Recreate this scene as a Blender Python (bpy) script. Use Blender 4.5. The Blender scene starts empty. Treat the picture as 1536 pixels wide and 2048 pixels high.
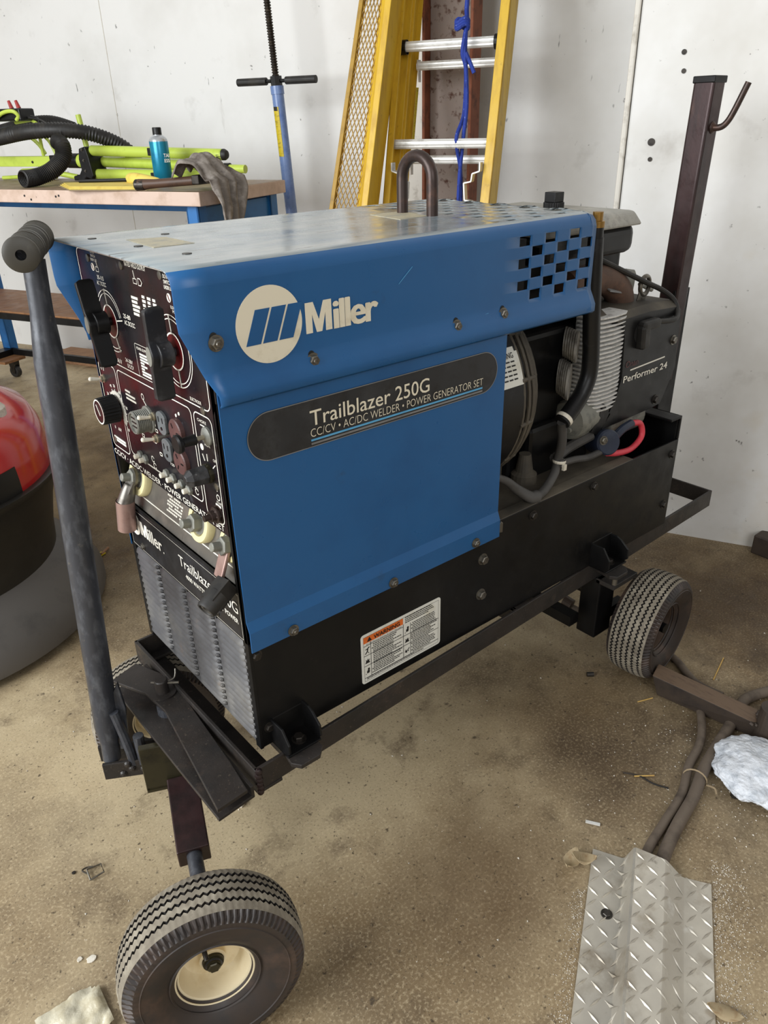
import bpy, bmesh, math, random
from mathutils import Vector, Matrix, noise as mnoise

random.seed(7)
SC = bpy.context.scene
COL = SC.collection
V = Vector
pi = math.pi

# ------------------------------------------------------------------ camera
YAW, PITCH, ROLL, FPX = math.radians(51.081385), math.radians(27.303545), math.radians(-1.431649), 1512.8
CAM = V((-0.394879, -0.805090, 1.162025))
fw = V((math.cos(YAW) * math.cos(PITCH), math.sin(YAW) * math.cos(PITCH), -math.sin(PITCH)))
rt = V((math.sin(YAW), -math.cos(YAW), 0))
up = rt.cross(fw)
cr, sr = math.cos(ROLL), math.sin(ROLL)
rt, up = cr * rt + sr * up, -sr * rt + cr * up
cam = bpy.data.objects.new('camera', bpy.data.cameras.new('camera'))
COL.objects.link(cam)
cam.matrix_world = Matrix(((rt.x, up.x, -fw.x, CAM.x), (rt.y, up.y, -fw.y, CAM.y), (rt.z, up.z, -fw.z, CAM.z), (0, 0, 0, 1)))
cam.data.sensor_fit = 'VERTICAL'
cam.data.sensor_height = 24.0
cam.data.lens = FPX / 2048 * 24.0
cam.data.clip_start = 0.02
SC.camera = cam

# ------------------------------------------------------------------ light and exposure
SC.view_settings.view_transform = 'Standard'
SC.view_settings.look = 'None'
SC.view_settings.exposure = 0.0
SC.view_settings.gamma = 1.0
SC.view_settings.use_curve_mapping = False
TH = math.radians(26.5)
T = V((-math.sin(TH), math.cos(TH), 0))     # along the back wall, to the left
N = V((math.cos(TH), math.sin(TH), 0))      # into the back wall
def RW(s, d, z=0.0): return s * T + d * N + V((0, 0, z))

W_ = bpy.data.worlds.new('world'); SC.world = W_; W_.use_nodes = True
bg = W_.node_tree.nodes['Background']
bg.inputs[0].default_value = (1.0, 0.96, 0.90, 1)
bg.inputs[1].default_value = 0.38
def area(name, loc, tgt, sx, sy, power, col):
    l = bpy.data.lights.new(name, 'AREA'); l.shape = 'RECTANGLE'; l.size = sx; l.size_y = sy; l.energy = power; l.color = col
    o = bpy.data.objects.new(name, l); COL.objects.link(o); o.location = loc
    o.rotation_euler = (V(tgt) - V(loc)).to_track_quat('-Z', 'Y').to_euler(); o['kind'] = 'helper'
    return o
# daylight through the big bay door to the left behind the photographer, and an added weak fill lamp on the right that lifts the near side
area('bay_door_daylight', RW(2.2, -2.7, 2.1), (0.7, 0.5, 0.6), 3.2, 2.6, 250, (0.95, 0.98, 1.0))
area('right_fill_light', RW(-2.6, -2.8, 2.4), (0.6, 0.2, 0.4), 2.2, 2.2, 45, (0.97, 0.98, 1.0))

# ------------------------------------------------------------------ materials
def lin(c):
    return tuple(((x / 255) / 12.92 if x / 255 <= 0.04045 else ((x / 255 + 0.055) / 1.055) ** 2.4) for x in c)
def M(name, base, rough=0.5, metal=0.0, layers=(), bump=None, spec=0.5, coat=0.0, rvar=0.0, wave=None):
    """base / layer colours in sRGB 0-255. layer = (colour, scale, lo, hi[, stretch xyz[, detail]])"""
    m = bpy.data.materials.new(name); m.use_nodes = True
    nt = m.node_tree; b = nt.nodes['Principled BSDF']
    b.inputs['Roughness'].default_value = rough; b.inputs['Metallic'].default_value = metal
    b.inputs['Specular IOR Level'].default_value = spec
    if coat: b.inputs['Coat Weight'].default_value = coat; b.inputs['Coat Roughness'].default_value = 0.12
    tc = nt.nodes.new('ShaderNodeTexCoord')
    col = nt.nodes.new('ShaderNodeRGB'); col.outputs[0].default_value = (*lin(base), 1)
    cur = col.outputs[0]
    for i, ly in enumerate(layers):
        c, sc, lo, hi = ly[:4]
        st = ly[4] if len(ly) > 4 else (1, 1, 1)
        det = ly[5] if len(ly) > 5 else 5
        mp = nt.nodes.new('ShaderNodeMapping'); mp.inputs['Scale'].default_value = st; mp.inputs['Location'].default_value = (i * 3.1, i * 1.7, i * 2.3)
        nt.links.new(tc.outputs['Object'], mp.inputs['Vector'])
        no = nt.nodes.new('ShaderNodeTexNoise'); no.inputs['Scale'].default_value = sc; no.inputs['Detail'].default_value = det; no.inputs['Roughness'].default_value = 0.62
        nt.links.new(mp.outputs[0], no.inputs['Vector'])
        mr = nt.nodes.new('ShaderNodeMapRange'); mr.inputs['From Min'].default_value = lo; mr.inputs['From Max'].default_value = hi
        if len(c) > 3: mr.inputs['To Max'].default_value = c[3]
        nt.links.new(no.outputs['Fac'], mr.inputs['Value'])
        mx = nt.nodes.new('ShaderNodeMix'); mx.data_type = 'RGBA'
        nt.links.new(mr.outputs[0], mx.inputs[0]); nt.links.new(cur, mx.inputs[6]); mx.inputs[7].default_value = (*lin(c[:3]), 1)
        cur = mx.outputs[2]
    nt.links.new(cur, b.inputs['Base Color'])
    if rvar:
        no = nt.nodes.new('ShaderNodeTexNoise'); no.inputs['Scale'].default_value = 25; no.inputs['Detail'].default_value = 5
        nt.links.new(tc.outputs['Object'], no.inputs['Vector'])
        mr = nt.nodes.new('ShaderNodeMapRange'); mr.inputs['From Min'].default_value = .3; mr.inputs['From Max'].default_value = .7
        mr.inputs['To Min'].default_value = max(0, rough - rvar); mr.inputs['To Max'].default_value = min(1, rough + rvar)
        nt.links.new(no.outputs['Fac'], mr.inputs['Value']); nt.links.new(mr.outputs[0], b.inputs['Roughness'])
    if bump:
        no = nt.nodes.new('ShaderNodeTexNoise'); no.inputs['Scale'].default_value = bump[0]; no.inputs['Detail'].default_value = 6
        nt.links.new(tc.outputs['Object'], no.inputs['Vector'])
        bp = nt.nodes.new('ShaderNodeBump'); bp.inputs['Strength'].default_value = bump[1]; bp.inputs['Distance'].default_value = bump[2] if len(bump) > 2 else 0.002
        nt.links.new(no.outputs['Fac'], bp.inputs['Height']); nt.links.new(bp.outputs[0], b.inputs['Normal'])
    return m

m_wall = M('painted_wall', (232, 232, 230), 0.55, layers=[((218, 217, 213), 1.6, .45, .7), ((170, 166, 160, .45), 5, .62, .8), ((95, 92, 88, .8), 24, .70, .76, (1, 1, 1), 3), ((70, 68, 66, .7), 34, .72, .77, (1, 1, .35), 2), ((120, 110, 95, .45), 11, .70, .82, (1, 1, .22))], bump=(60, .08))
m_wall2 = M('dirty_wall', (232, 232, 230), 0.55, layers=[((214, 212, 206), 2.2, .45, .7), ((150, 142, 132, .55), 5.2, .58, .8), ((70, 66, 62, .8), 38, .68, .76, (1, 1, 1), 3), ((206, 186, 144, .5), 2.3, .58, .8)], bump=(60, .1))
m_floor = M('concrete', (190, 173, 140), 0.62, layers=[((136, 116, 86), 1.1, .40, .62), ((98, 82, 62, .85), 2.3, .48, .70), ((92, 76, 56, .8), 9, .56, .74), ((208, 190, 156, .55), 190, .50, .68), ((66, 54, 40, .85), 80, .63, .71, (1, 1, 1), 3), ((60, 50, 38, .6), 260, .6, .7, (1, 1, 1), 2), ((62, 52, 42, .8), 26, .68, .76, (1, 1, 1), 4), ((225, 214, 190, .7), 140, .7, .76, (1, 1, 1), 2)], bump=(220, .25, .001), rvar=.12)
def dirt_and_shade(m, spots):
    """broad dark patches, grime and painted-in shade together, with ragged noise borders on the concrete"""
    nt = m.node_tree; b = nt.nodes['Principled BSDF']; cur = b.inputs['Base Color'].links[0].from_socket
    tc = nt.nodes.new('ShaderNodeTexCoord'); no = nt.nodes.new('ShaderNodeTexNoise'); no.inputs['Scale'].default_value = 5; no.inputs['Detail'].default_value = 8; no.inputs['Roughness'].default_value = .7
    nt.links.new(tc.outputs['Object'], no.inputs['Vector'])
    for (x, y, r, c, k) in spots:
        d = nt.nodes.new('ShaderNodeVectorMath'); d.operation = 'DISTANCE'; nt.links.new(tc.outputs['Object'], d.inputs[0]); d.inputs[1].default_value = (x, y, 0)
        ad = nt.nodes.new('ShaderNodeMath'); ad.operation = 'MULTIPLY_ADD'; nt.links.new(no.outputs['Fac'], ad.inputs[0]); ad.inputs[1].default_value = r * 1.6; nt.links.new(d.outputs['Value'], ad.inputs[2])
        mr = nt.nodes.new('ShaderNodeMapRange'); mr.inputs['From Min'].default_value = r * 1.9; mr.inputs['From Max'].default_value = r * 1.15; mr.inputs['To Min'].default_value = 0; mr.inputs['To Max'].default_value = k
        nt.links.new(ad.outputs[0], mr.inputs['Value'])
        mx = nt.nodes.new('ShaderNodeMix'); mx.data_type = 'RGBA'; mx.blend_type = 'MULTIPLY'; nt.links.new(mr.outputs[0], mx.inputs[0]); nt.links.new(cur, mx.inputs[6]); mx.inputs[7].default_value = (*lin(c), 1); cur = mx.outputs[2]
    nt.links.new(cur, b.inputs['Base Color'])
dirt_and_shade(m_floor, ((1.05, -.62, .42, (140, 136, 134), .9), (1.35, -.05, .40, (150, 138, 124), .9), (.42, 1.9, 1.3, (176, 164, 146), .9), (.75, -.12, .36, (178, 166, 150), .6), (.28, -.22, .20, (170, 158, 146), .7)))  # darkens floor around and behind the cart: grime mixed with painted shade
m_blue = M('blue_paint', (30, 90, 144), 0.32, layers=[((24, 77, 128, .6), 7, .45, .7), ((40, 66, 92, .6), 17, .66, .78), ((120, 150, 176, .5), 55, .72, .8, (.4, .4, 1))], spec=.5, rvar=.06)
m_bluetop = M('dusty_blue_paint_with_sheen', (140, 150, 154), 0.17, layers=[((104, 126, 146, .8), 5, .5, .72), ((168, 172, 170), 9, .45, .68, (.5, 2, 1)), ((74, 74, 74, .85), 34, .62, .70, (.35, 1.6, 1), 4), ((86, 86, 84, .8), 16, .64, .70, (.3, 2.4, 1), 6), ((60, 64, 70, .7), 90, .7, .76)], spec=.6, rvar=.08)  # dust, plus the white wall's reflection painted into the colour
m_black = M('black_paint', (13, 13, 14), 0.42, layers=[((26, 25, 24), 9, .5, .75), ((56, 52, 46, .4), 45, .66, .8)], bump=(160, .08, .001), rvar=.1, spec=.28)
m_sleeve = M('dusty_wire_sleeve', (74, 72, 70), 0.6, layers=[((54, 52, 50), 20, .5, .72)])
m_deck = M('dusty_black_steel', (80, 74, 64), 0.7, layers=[((106, 98, 84), 9, .45, .7), ((40, 38, 36), 4, .55, .75)], bump=(90, .15))
m_frame = M('black_brown_angle_iron', (44, 39, 36), 0.5, layers=[((30, 28, 27), 10, .45, .65), ((78, 64, 54, .6), 22, .6, .78), ((120, 108, 92, .5), 190, .62, .75)], bump=(320, .25, .001), rvar=.12)
m_post = M('maroon_brown_steel', (60, 42, 42), 0.36, layers=[((44, 34, 34), 9, .42, .65, (3, 3, .6)), ((100, 72, 60, .5), 30, .62, .78, (1, 1, .25))], metal=.35, bump=(150, .12, .001), rvar=.12)
m_panel = M('worn_dark_red_panel', (31, 18, 21), 0.3, layers=[((22, 22, 27), 6, .40, .56), ((54, 17, 21, .8), 6, .56, .75), ((90, 92, 98, .55), 42, .62, .78), ((150, 150, 150, .5), 120, .7, .8)], spec=.4, rvar=.1)
m_panel2 = M('black_lettered_panel', (24, 24, 27), 0.34, layers=[((48, 48, 52), 16, .5, .75), ((110, 110, 112, .5), 90, .68, .8)], rvar=.1)
m_louv = M('dusty_louver_steel', (86, 86, 88), 0.42, metal=.25, layers=[((112, 110, 106), 9, .48, .7), ((60, 58, 58), 5, .5, .72), ((130, 104, 84, .5), 14, .62, .8)], bump=(140, .12, .001), rvar=.1)
m_term = M('grey_terminal_panel', (108, 104, 98), 0.4, metal=.3, layers=[((140, 132, 122), 14, .5, .72), ((70, 66, 62), 22, .6, .78)], rvar=.1)
m_white = M('white_lettering', (236, 232, 220), 0.5, layers=[((190, 184, 168), 40, .6, .8)])
m_cream = M('cream_logo', (230, 222, 200), 0.45, layers=[((196, 184, 156), 22, .55, .78), ((120, 112, 96, .6), 60, .7, .8)])
m_sky = M('light_blue_stripe', (92, 168, 214), 0.45, layers=[((80, 150, 196), 20, .5, .7)])
m_grey = M('grey_stripe', (124, 124, 124), 0.5, layers=[((100, 100, 100), 20, .5, .7)])
m_decal = M('charcoal_decal', (40, 42, 46), 0.38, layers=[((64, 66, 68), 12, .5, .75), ((28, 28, 30), 30, .5, .7)], rvar=.08)
m_sticker = M('pale_worn_sticker', (186, 178, 152), 0.5, layers=[((150, 150, 142), 40, .5, .7), ((206, 196, 160), 90, .55, .75)])
m_orange = M('orange_warning_band', (226, 112, 42), 0.5, layers=[((206, 98, 34), 30, .5, .7)])
m_paper = M('white_label', (226, 226, 218), 0.5, layers=[((204, 200, 182), 24, .55, .75)])
m_ink = M('black_ink', (18, 18, 18), 0.6, layers=[((34, 34, 34), 30, .5, .7)])
m_bolt = M('dull_zinc_bolt', (128, 124, 116), 0.35, metal=.85, layers=[((84, 78, 70), 60, .5, .7)])
m_dkbolt = M('dark_bolt', (66, 62, 58), 0.4, metal=.7, layers=[((40, 38, 36), 60, .5, .7)])
m_plastic = M('black_plastic', (20, 20, 21), 0.38, spec=.35, layers=[((50, 50, 52), 40, .58, .8)], rvar=.08)
m_wornplastic = M('worn_black_plastic', (34, 34, 36), 0.4, layers=[((84, 84, 86), 30, .52, .75), ((140, 140, 140, .6), 90, .66, .78)])
m_rubber = M('black_rubber', (34, 33, 32), 0.55, layers=[((60, 56, 50), 18, .5, .75)], rvar=.1)
m_grip = M('ribbed_grip_rubber', (58, 55, 48), 0.45, layers=[((84, 80, 68), 30, .5, .75)])
m_tread = M('dusty_tire_tread', (126, 118, 104), 0.85, layers=[((158, 150, 134), 40, .45, .7), ((88, 80, 70), 14, .55, .75)], bump=(260, .3, .001))
m_groove = M('dark_tire_groove', (34, 31, 29), 0.8, layers=[((58, 50, 42), 30, .5, .7)])
m_side = M('tire_sidewall', (54, 46, 42), 0.5, layers=[((86, 68, 58), 12, .5, .72), ((44, 42, 42), 24, .5, .72)], rvar=.1)
m_rimcream = M('cream_painted_rim', (232, 218, 184), 0.32, layers=[((206, 184, 138), 14, .52, .72), ((150, 110, 70, .7), 26, .66, .78)])
m_rimbrown = M('rusty_brown_rim', (74, 58, 46), 0.5, layers=[((50, 42, 36), 14, .5, .7)])
m_tube = M('worn_black_tube', (58, 60, 66), 0.38, metal=.2, layers=[((84, 87, 93), 75, .48, .7, (1, 1, .4)), ((128, 120, 104, .55), 60, .64, .78)], bump=(200, .15, .001), rvar=.1)
m_rusthook = M('rusty_dark_rod', (64, 52, 48), 0.4, metal=.5, layers=[((96, 70, 58), 40, .5, .72)], rvar=.1)
m_brass = M('brass', (150, 116, 60), 0.4, metal=.8, layers=[((120, 88, 40), 60, .5, .7)])
m_alu = M('cast_aluminium', (232, 232, 230), 0.45, metal=.15, layers=[((180, 178, 174), 60, .5, .72)], rvar=.1)
m_dirtyalu = M('dirty_aluminium', (150, 146, 138), 0.55, metal=.1, layers=[((86, 80, 72), 40, .45, .7)])
m_tanktop = M('grey_dusty_tank_lid', (156, 154, 146), 0.5, layers=[((186, 182, 172), 14, .5, .72), ((120, 118, 112), 30, .55, .75)])
m_exh = M('rust_brown_exhaust', (92, 70, 58), 0.7, layers=[((120, 86, 66), 18, .5, .72), ((70, 56, 50), 30, .5, .7)], bump=(120, .2))
m_red = M('red_cable', (214, 62, 76), 0.45, layers=[((190, 44, 60), 30, .5, .7)])
m_navy = M('navy_plastic', (36, 44, 62), 0.45, layers=[((52, 60, 76), 30, .5, .7)])
m_startgrey = M('grey_starter_housing', (132, 132, 124), 0.5, layers=[((86, 88, 84), 30, .5, .7)], metal=.2)
m_olive = M('oily_olive_steel', (62, 58, 42), 0.3, metal=.4, layers=[((88, 82, 58), 10, .5, .72), ((42, 40, 32), 20, .5, .72)], rvar=.1)
m_insul = M('cream_insulator', (226, 216, 166), 0.45, layers=[((196, 182, 124), 30, .55, .75)])
m_copper = M('tarnished_copper_lug', (164, 136, 128), 0.42, metal=.5, layers=[((140, 108, 100), 24, .5, .72)])
m_tin = M('tinned_lug', (120, 116, 110), 0.35, metal=.7, layers=[((90, 84, 78), 30, .5, .7)])
m_outbrown = M('brown_outlet', (84, 58, 56), 0.45, layers=[((104, 74, 70), 50, .5, .7)])
m_outgrey = M('grey_outlet', (92, 96, 98), 0.45, layers=[((112, 114, 116), 60, .5, .7)])
m_ivory = M('ivory_button', (226, 220, 204), 0.4, layers=[((200, 192, 172), 60, .5, .7)])
m_cream_toggle = M('satin_nickel', (190, 182, 160), 0.3, metal=.7, layers=[((150, 140, 120), 60, .5, .7)])
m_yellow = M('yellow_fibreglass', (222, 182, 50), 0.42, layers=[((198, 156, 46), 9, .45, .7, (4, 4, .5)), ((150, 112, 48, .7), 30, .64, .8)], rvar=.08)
m_dkyellow = M('dark_yellow_mesh', (176, 138, 44), 0.5, layers=[((140, 108, 40), 20, .5, .7)])  # darker yellow of the mesh and its edge bar
m_rung = M('aluminium_rung', (228, 228, 224), 0.38, metal=.3, layers=[((170, 168, 160), 18, .5, .75)])
m_rust = M('rusty_beam', (134, 78, 54), 0.75, layers=[((150, 92, 66), 14, .5, .72), ((66, 42, 34), 20, .52, .72)], bump=(80, .25))
m_web = M('pitted_grey_mill_scale', (154, 140, 132), 0.7, layers=[((150, 138, 130), 20, .48, .7), ((86, 54, 40), 34, .54, .66), ((196, 190, 184, .6), 80, .66, .76)], bump=(90, .25))
m_rope = M('blue_rope', (36, 62, 156), 0.75, layers=[((150, 168, 220), 120, .64, .72), ((26, 44, 120), 40, .5, .7)])
m_jack = M('periwinkle_blue_paint', (112, 136, 184), 0.28, layers=[((76, 104, 164), 12, .5, .72)], rvar=.06)
m_label_y = M('yellow_label', (206, 182, 26), 0.5, layers=[((150, 132, 20), 60, .52, .66, (1, 1, 3))])
m_thread = M('dark_threaded_rod', (52, 46, 40), 0.4, metal=.7, layers=[((92, 82, 68), 60, .5, .7)])
m_benchedge = M('pale_bench_edge', (214, 190, 174), 0.5, layers=[((190, 164, 144), 14, .45, .7), ((110, 90, 76, .8), 40, .68, .76)])
m_benchtop = M('maple_bench_top', (150, 128, 104), 0.5, layers=[((126, 104, 82), 12, .45, .7, (1, 1, 1)), ((96, 80, 62, .7), 22, .62, .78)], rvar=.1)
m_benchblue = M('bench_blue_paint', (36, 110, 176), 0.4, layers=[((28, 92, 152), 12, .5, .7)])
m_wood = M('brown_plank', (144, 102, 66), 0.5, layers=[((116, 80, 50), 10, .42, .66, (1, 5, 1)), ((90, 62, 42, .7), 18, .6, .76, (1, 6, 1))], rvar=.1)
m_plank = M('raw_timber', (172, 132, 98), 0.65, layers=[((140, 102, 74), 12, .45, .7, (1, 5, 5))])
m_lime = M('lime_green_paint', (196, 216, 88), 0.38, layers=[((176, 196, 74), 12, .5, .72), ((110, 110, 50, .6), 40, .68, .78)])
m_teal = M('teal_can_print', (28, 138, 172), 0.25, metal=.3, layers=[((16, 116, 152), 20, .5, .7)])
m_silver = M('silver_can', (206, 210, 214), 0.25, metal=.6, layers=[((180, 186, 192), 30, .5, .7)])
m_rag = M('grey_rag', (128, 120, 112), 0.95, layers=[((166, 158, 150), 26, .48, .68), ((78, 68, 62), 14, .5, .7)], bump=(200, .4))
m_hamwood = M('dark_hammer_handle', (88, 64, 50), 0.5, layers=[((62, 46, 38), 20, .5, .7)])
m_pad = M('yellow_notepad', (232, 208, 104), 0.7, layers=[((214, 186, 82), 30, .5, .7)])
m_card = M('brown_cardboard', (150, 132, 104), 0.8, layers=[((130, 112, 88), 30, .5, .7)])
m_redshell = M('glossy_red_plastic', (196, 26, 26), 0.16, layers=[((176, 18, 20), 5, .5, .7)], coat=.5)
m_blackshell = M('black_moulded_plastic', (30, 28, 25), 0.42, layers=[((44, 41, 37), 8, .5, .75)])
m_greyshell = M('grey_moulded_bumper', (92, 88, 84), 0.5, layers=[((74, 71, 68), 10, .5, .72)])
m_dplate = M('tread_plate_aluminium', (190, 184, 172), 0.38, metal=.5, layers=[((206, 200, 186), 9, .45, .7), ((150, 138, 120), 14, .52, .74), ((96, 88, 76, .75), 40, .64, .76), ((240, 240, 236, .8), 7, .62, .72)], rvar=.12)
m_cable = M('dusty_brown_cable', (104, 92, 80), 0.7, layers=[((70, 60, 52), 20, .5, .72), ((116, 104, 90), 60, .6, .76)], bump=(300, .2, .001))
m_foam = M('crumpled_white_wrap', (222, 226, 232), 0.45, layers=[((190, 196, 204), 40, .45, .65), ((150, 156, 164), 22, .58, .74)], bump=(140, .6, .005))
m_bar = M('dark_flat_steel_bar', (72, 62, 54), 0.55, layers=[((54, 48, 46), 18, .48, .7), ((108, 88, 70, .6), 30, .6, .78)], metal=.3, bump=(160, .15, .001))
m_bartop = M('brown_rolled_bar_top', (112, 92, 74), 0.6, layers=[((94, 76, 62), 30, .48, .7, (5, 1, 1))], metal=.2)
m_leaf = M('dry_leaf', (168, 150, 118), 0.7, layers=[((140, 112, 78), 60, .5, .7)])
m_film = M('cloudy_plastic_sheet', (206, 200, 178), 0.3, layers=[((182, 172, 144), 30, .45, .65)], bump=(40, .6, .006))
m_chip = M('white_paint_chip', (226, 220, 206), 0.6, layers=[((190, 182, 166), 80, .5, .7)])
m_straw = M('straw', (206, 170, 96), 0.7, layers=[((180, 142, 78), 60, .5, .7)])
m_grit = M('pale_grit', (214, 208, 196), 0.6, layers=[((150, 140, 124), 60, .5, .7)])
m_trim = M('white_trim_paint', (214, 210, 200), 0.5, layers=[((160, 152, 138), 20, .55, .75)])
m_darkred = M('dark_red_dial', (86, 16, 18), 0.3, layers=[((60, 14, 18), 20, .5, .7)])
m_capred = M('red_lever', (168, 52, 50), 0.45, layers=[((140, 40, 40), 40, .5, .7)])

# ------------------------------------------------------------------ geometry helpers
ORG = {}
def emp(name, label, cat, loc, group=None):
    o = bpy.data.objects.new(name, None); COL.objects.link(o); o.location = loc; o.empty_display_size = .05
    o['label'] = label; o['category'] = cat
    if group: o['group'] = group
    ORG[o] = V(loc); return o
def tag(o, label, cat, group=None):
    o['label'] = label; o['category'] = cat
    if group: o['group'] = group
    return o
def mk(name, bm, mat, parent=None, bevel=0.0, seg=2, smooth=False, org=None, label=None, angle=35):
    """bm is in world coordinates"""
    if parent is not None: o0 = ORG[parent]
    elif org is not None: o0 = V(org)
    else: o0 = V((0, 0, 0))
    bmesh.ops.translate(bm, verts=bm.verts, vec=-o0)
    me = bpy.data.meshes.new(name)
    if smooth:
        for f in bm.faces: f.smooth = True
        for e in bm.edges:
            if len(e.link_faces) == 2 and e.calc_face_angle(0) > math.radians(angle): e.smooth = False
    bm.to_mesh(me); bm.free()
    for mm in (mat if isinstance(mat, (list, tuple)) else [mat]): me.materials.append(mm)
    o = bpy.data.objects.new(name, me); COL.objects.link(o)
    if parent is not None: o.parent = parent; ORG[o] = o0
    else: o.location = o0; ORG[o] = o0
    if bevel:
        b = o.modifiers.new('bevel', 'BEVEL'); b.width = bevel; b.segments = seg; b.limit_method = 'ANGLE'; b.angle_limit = math.radians(40)
        b.harden_normals = False
    if label: o['label'] = label
    return o
def B(): return bmesh.new()
def setmi(fs, mi):
    for f in fs: f.material_index = mi
def box(bm, x0, x1, y0, y1, z0, z1, mi=0):
    return hexa(bm, [V((x, y, z)) for z in (z0, z1) for (x, y) in ((x0, y0), (x1, y0), (x1, y1), (x0, y1))], mi)
def hexa(bm, p, mi=0):
    v = [bm.verts.new(q) for q in p]
    fs = [bm.faces.new([v[i] for i in f]) for f in ((3, 2, 1, 0), (4, 5, 6, 7), (0, 1, 5, 4), (1, 2, 6, 5), (2, 3, 7, 6), (3, 0, 4, 7))]
    setmi(fs, mi); return fs
def obox(bm, c, ax, ay, az, sx, sy, sz, mi=0):
    c = V(c); ax = V(ax).normalized(); ay = V(ay).normalized(); az = V(az).normalized()
    return hexa(bm, [c + ax * (i * sx / 2) + ay * (j * sy / 2) + az * (k * sz / 2) for k in (-1, 1) for (i, j) in ((-1, -1), (1, -1), (1, 1), (-1, 1))], mi)
def beam(bm, p0, p1, w, h, upv=(0, 0, 1), mi=0):
    p0, p1 = V(p0), V(p1); d = (p1 - p0).normalized(); s = d.cross(V(upv)).normalized(); u = s.cross(d)
    return obox(bm, (p0 + p1) / 2, d, s, u, (p1 - p0).length, w, h, mi)
def prism(bm, pts, off, mi=0):
    """polygon of 3-D points extruded by the vector off"""
    off = V(off); a = [bm.verts.new(V(p)) for p in pts]; b = [bm.verts.new(V(p) + off) for p in pts]
    n = len(pts); fs = [bm.faces.new(a), bm.faces.new(b[::-1])]
    for i in range(n): fs.append(bm.faces.new([a[i], b[i], b[(i + 1) % n], a[(i + 1) % n]][::-1]))
    setmi(fs, mi); bmesh.ops.recalc_face_normals(bm, faces=fs); return fs
def frame_of(d):
    d = V(d).normalized(); a = V((0, 0, 1)) if abs(d.z) < .95 else V((1, 0, 0))
    s = d.cross(a).normalized(); return d, s, s.cross(d)
def lathe(bm, c, axis, prof, seg=32, mi=None, a0=0.0, a1=2 * pi, closed=False, ref=None):
    """prof: list of (r, h) along axis from c; mi: index or list per profile span"""
    d, s, u = frame_of(axis); c = V(c)
    if ref is not None:
        s = (V(ref) - d * V(ref).dot(d)).normalized(); u = d.cross(s)
    full = abs(a1 - a0 - 2 * pi) < 1e-6; n = seg if full else seg + 1
    rings = []
    for (r, h) in prof:
        if r < 1e-7: rings.append([bm.verts.new(c + d * h)]); continue
        rings.append([bm.verts.new(c + d * h + (s * math.cos(a0 + (a1 - a0) * k / seg) + u * math.sin(a0 + (a1 - a0) * k / seg)) * r) for k in range(n)])
    fs = []
    for i in range(len(rings) - 1):
        A, Bq = rings[i], rings[i + 1]; new = []
        for k in range(seg):
            k2 = (k + 1) % n
            if len(A) == 1 and len(Bq) == 1: continue
            if len(A) == 1: new.append(bm.faces.new([A[0], Bq[k], Bq[k2]]))
            elif len(Bq) == 1: new.append(bm.faces.new([A[k], Bq[0], A[k2]]))
            else: new.append(bm.faces.new([A[k], Bq[k], Bq[k2], A[k2]]))
        if mi is not None: setmi(new, mi if isinstance(mi, int) else mi[i])
        fs += new
    bmesh.ops.recalc_face_normals(bm, faces=fs)
    return fs
def cyl(bm, p0, p1, r, seg=20, r1=None, mi=0):
    p0, p1 = V(p0), V(p1); h = (p1 - p0).length
    return lathe(bm, p0, p1 - p0, [(0, 0), (r, 0), (r if r1 is None else r1, h), (0, h)], seg, mi)
def catmull(pts, n=8):
    pts = [V(p) for p in pts]; out = []
    for i in range(len(pts) - 1):
        p0 = pts[max(i - 1, 0)]; p1 = pts[i]; p2 = pts[i + 1]; p3 = pts[min(i + 2, len(pts) - 1)]
        for k in range(n):
            t = k / n
            out.append(.5 * ((2 * p1) + (p2 - p0) * t + (2 * p0 - 5 * p1 + 4 * p2 - p3) * t * t + (3 * p1 - p0 - 3 * p2 + p3) * t ** 3))
    out.append(pts[-1]); return out
def tube(bm, pts, r, seg=10, n=8, mi=0, smooth=True, cap=True, rad=None):
    P = catmull(pts, n) if smooth and len(pts) > 2 else [V(p) for p in pts]
    rings = []; s = None
    for i, p in enumerate(P):
        d = (P[min(i + 1, len(P) - 1)] - P[max(i - 1, 0)]).normalized()
        if s is None: _, s, _ = frame_of(d)
        s = (s - d * s.dot(d)).normalized(); u = d.cross(s)
        rr = rad(i / (len(P) - 1)) if rad else r
        rings.append([bm.verts.new(p + (s * math.cos(2 * pi * k / seg) + u * math.sin(2 * pi * k / seg)) * rr) for k in range(seg)])
    fs = []
    for i in range(len(rings) - 1):
        for k in range(seg):
            fs.append(bm.faces.new([rings[i][k], rings[i][(k + 1) % seg], rings[i + 1][(k + 1) % seg], rings[i + 1][k]]))
    if cap: fs.append(bm.faces.new(rings[0][::-1])); fs.append(bm.faces.new(rings[-1]))
    setmi(fs, mi); return fs
def flat(bm, O, X, Y, pts, h=.0006, mi=0):
    """thin raised decal: 2-D pts in the frame O, X, Y"""
    O, X, Y = V(O), V(X), V(Y); Z = X.cross(Y).normalized()
    return prism(bm, [O + X * a + Y * b for a, b in pts], Z * h, mi)
def rrect(x0, x1, y0, y1, r, n=6):
    out = []
    for cx, cy, a in ((x1 - r, y1 - r, 0), (x0 + r, y1 - r, pi / 2), (x0 + r, y0 + r, pi), (x1 - r, y0 + r, 1.5 * pi)):
        for k in range(n + 1): out.append((cx + r * math.cos(a + pi / 2 * k / n), cy + r * math.sin(a + pi / 2 * k / n)))
    return out
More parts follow.
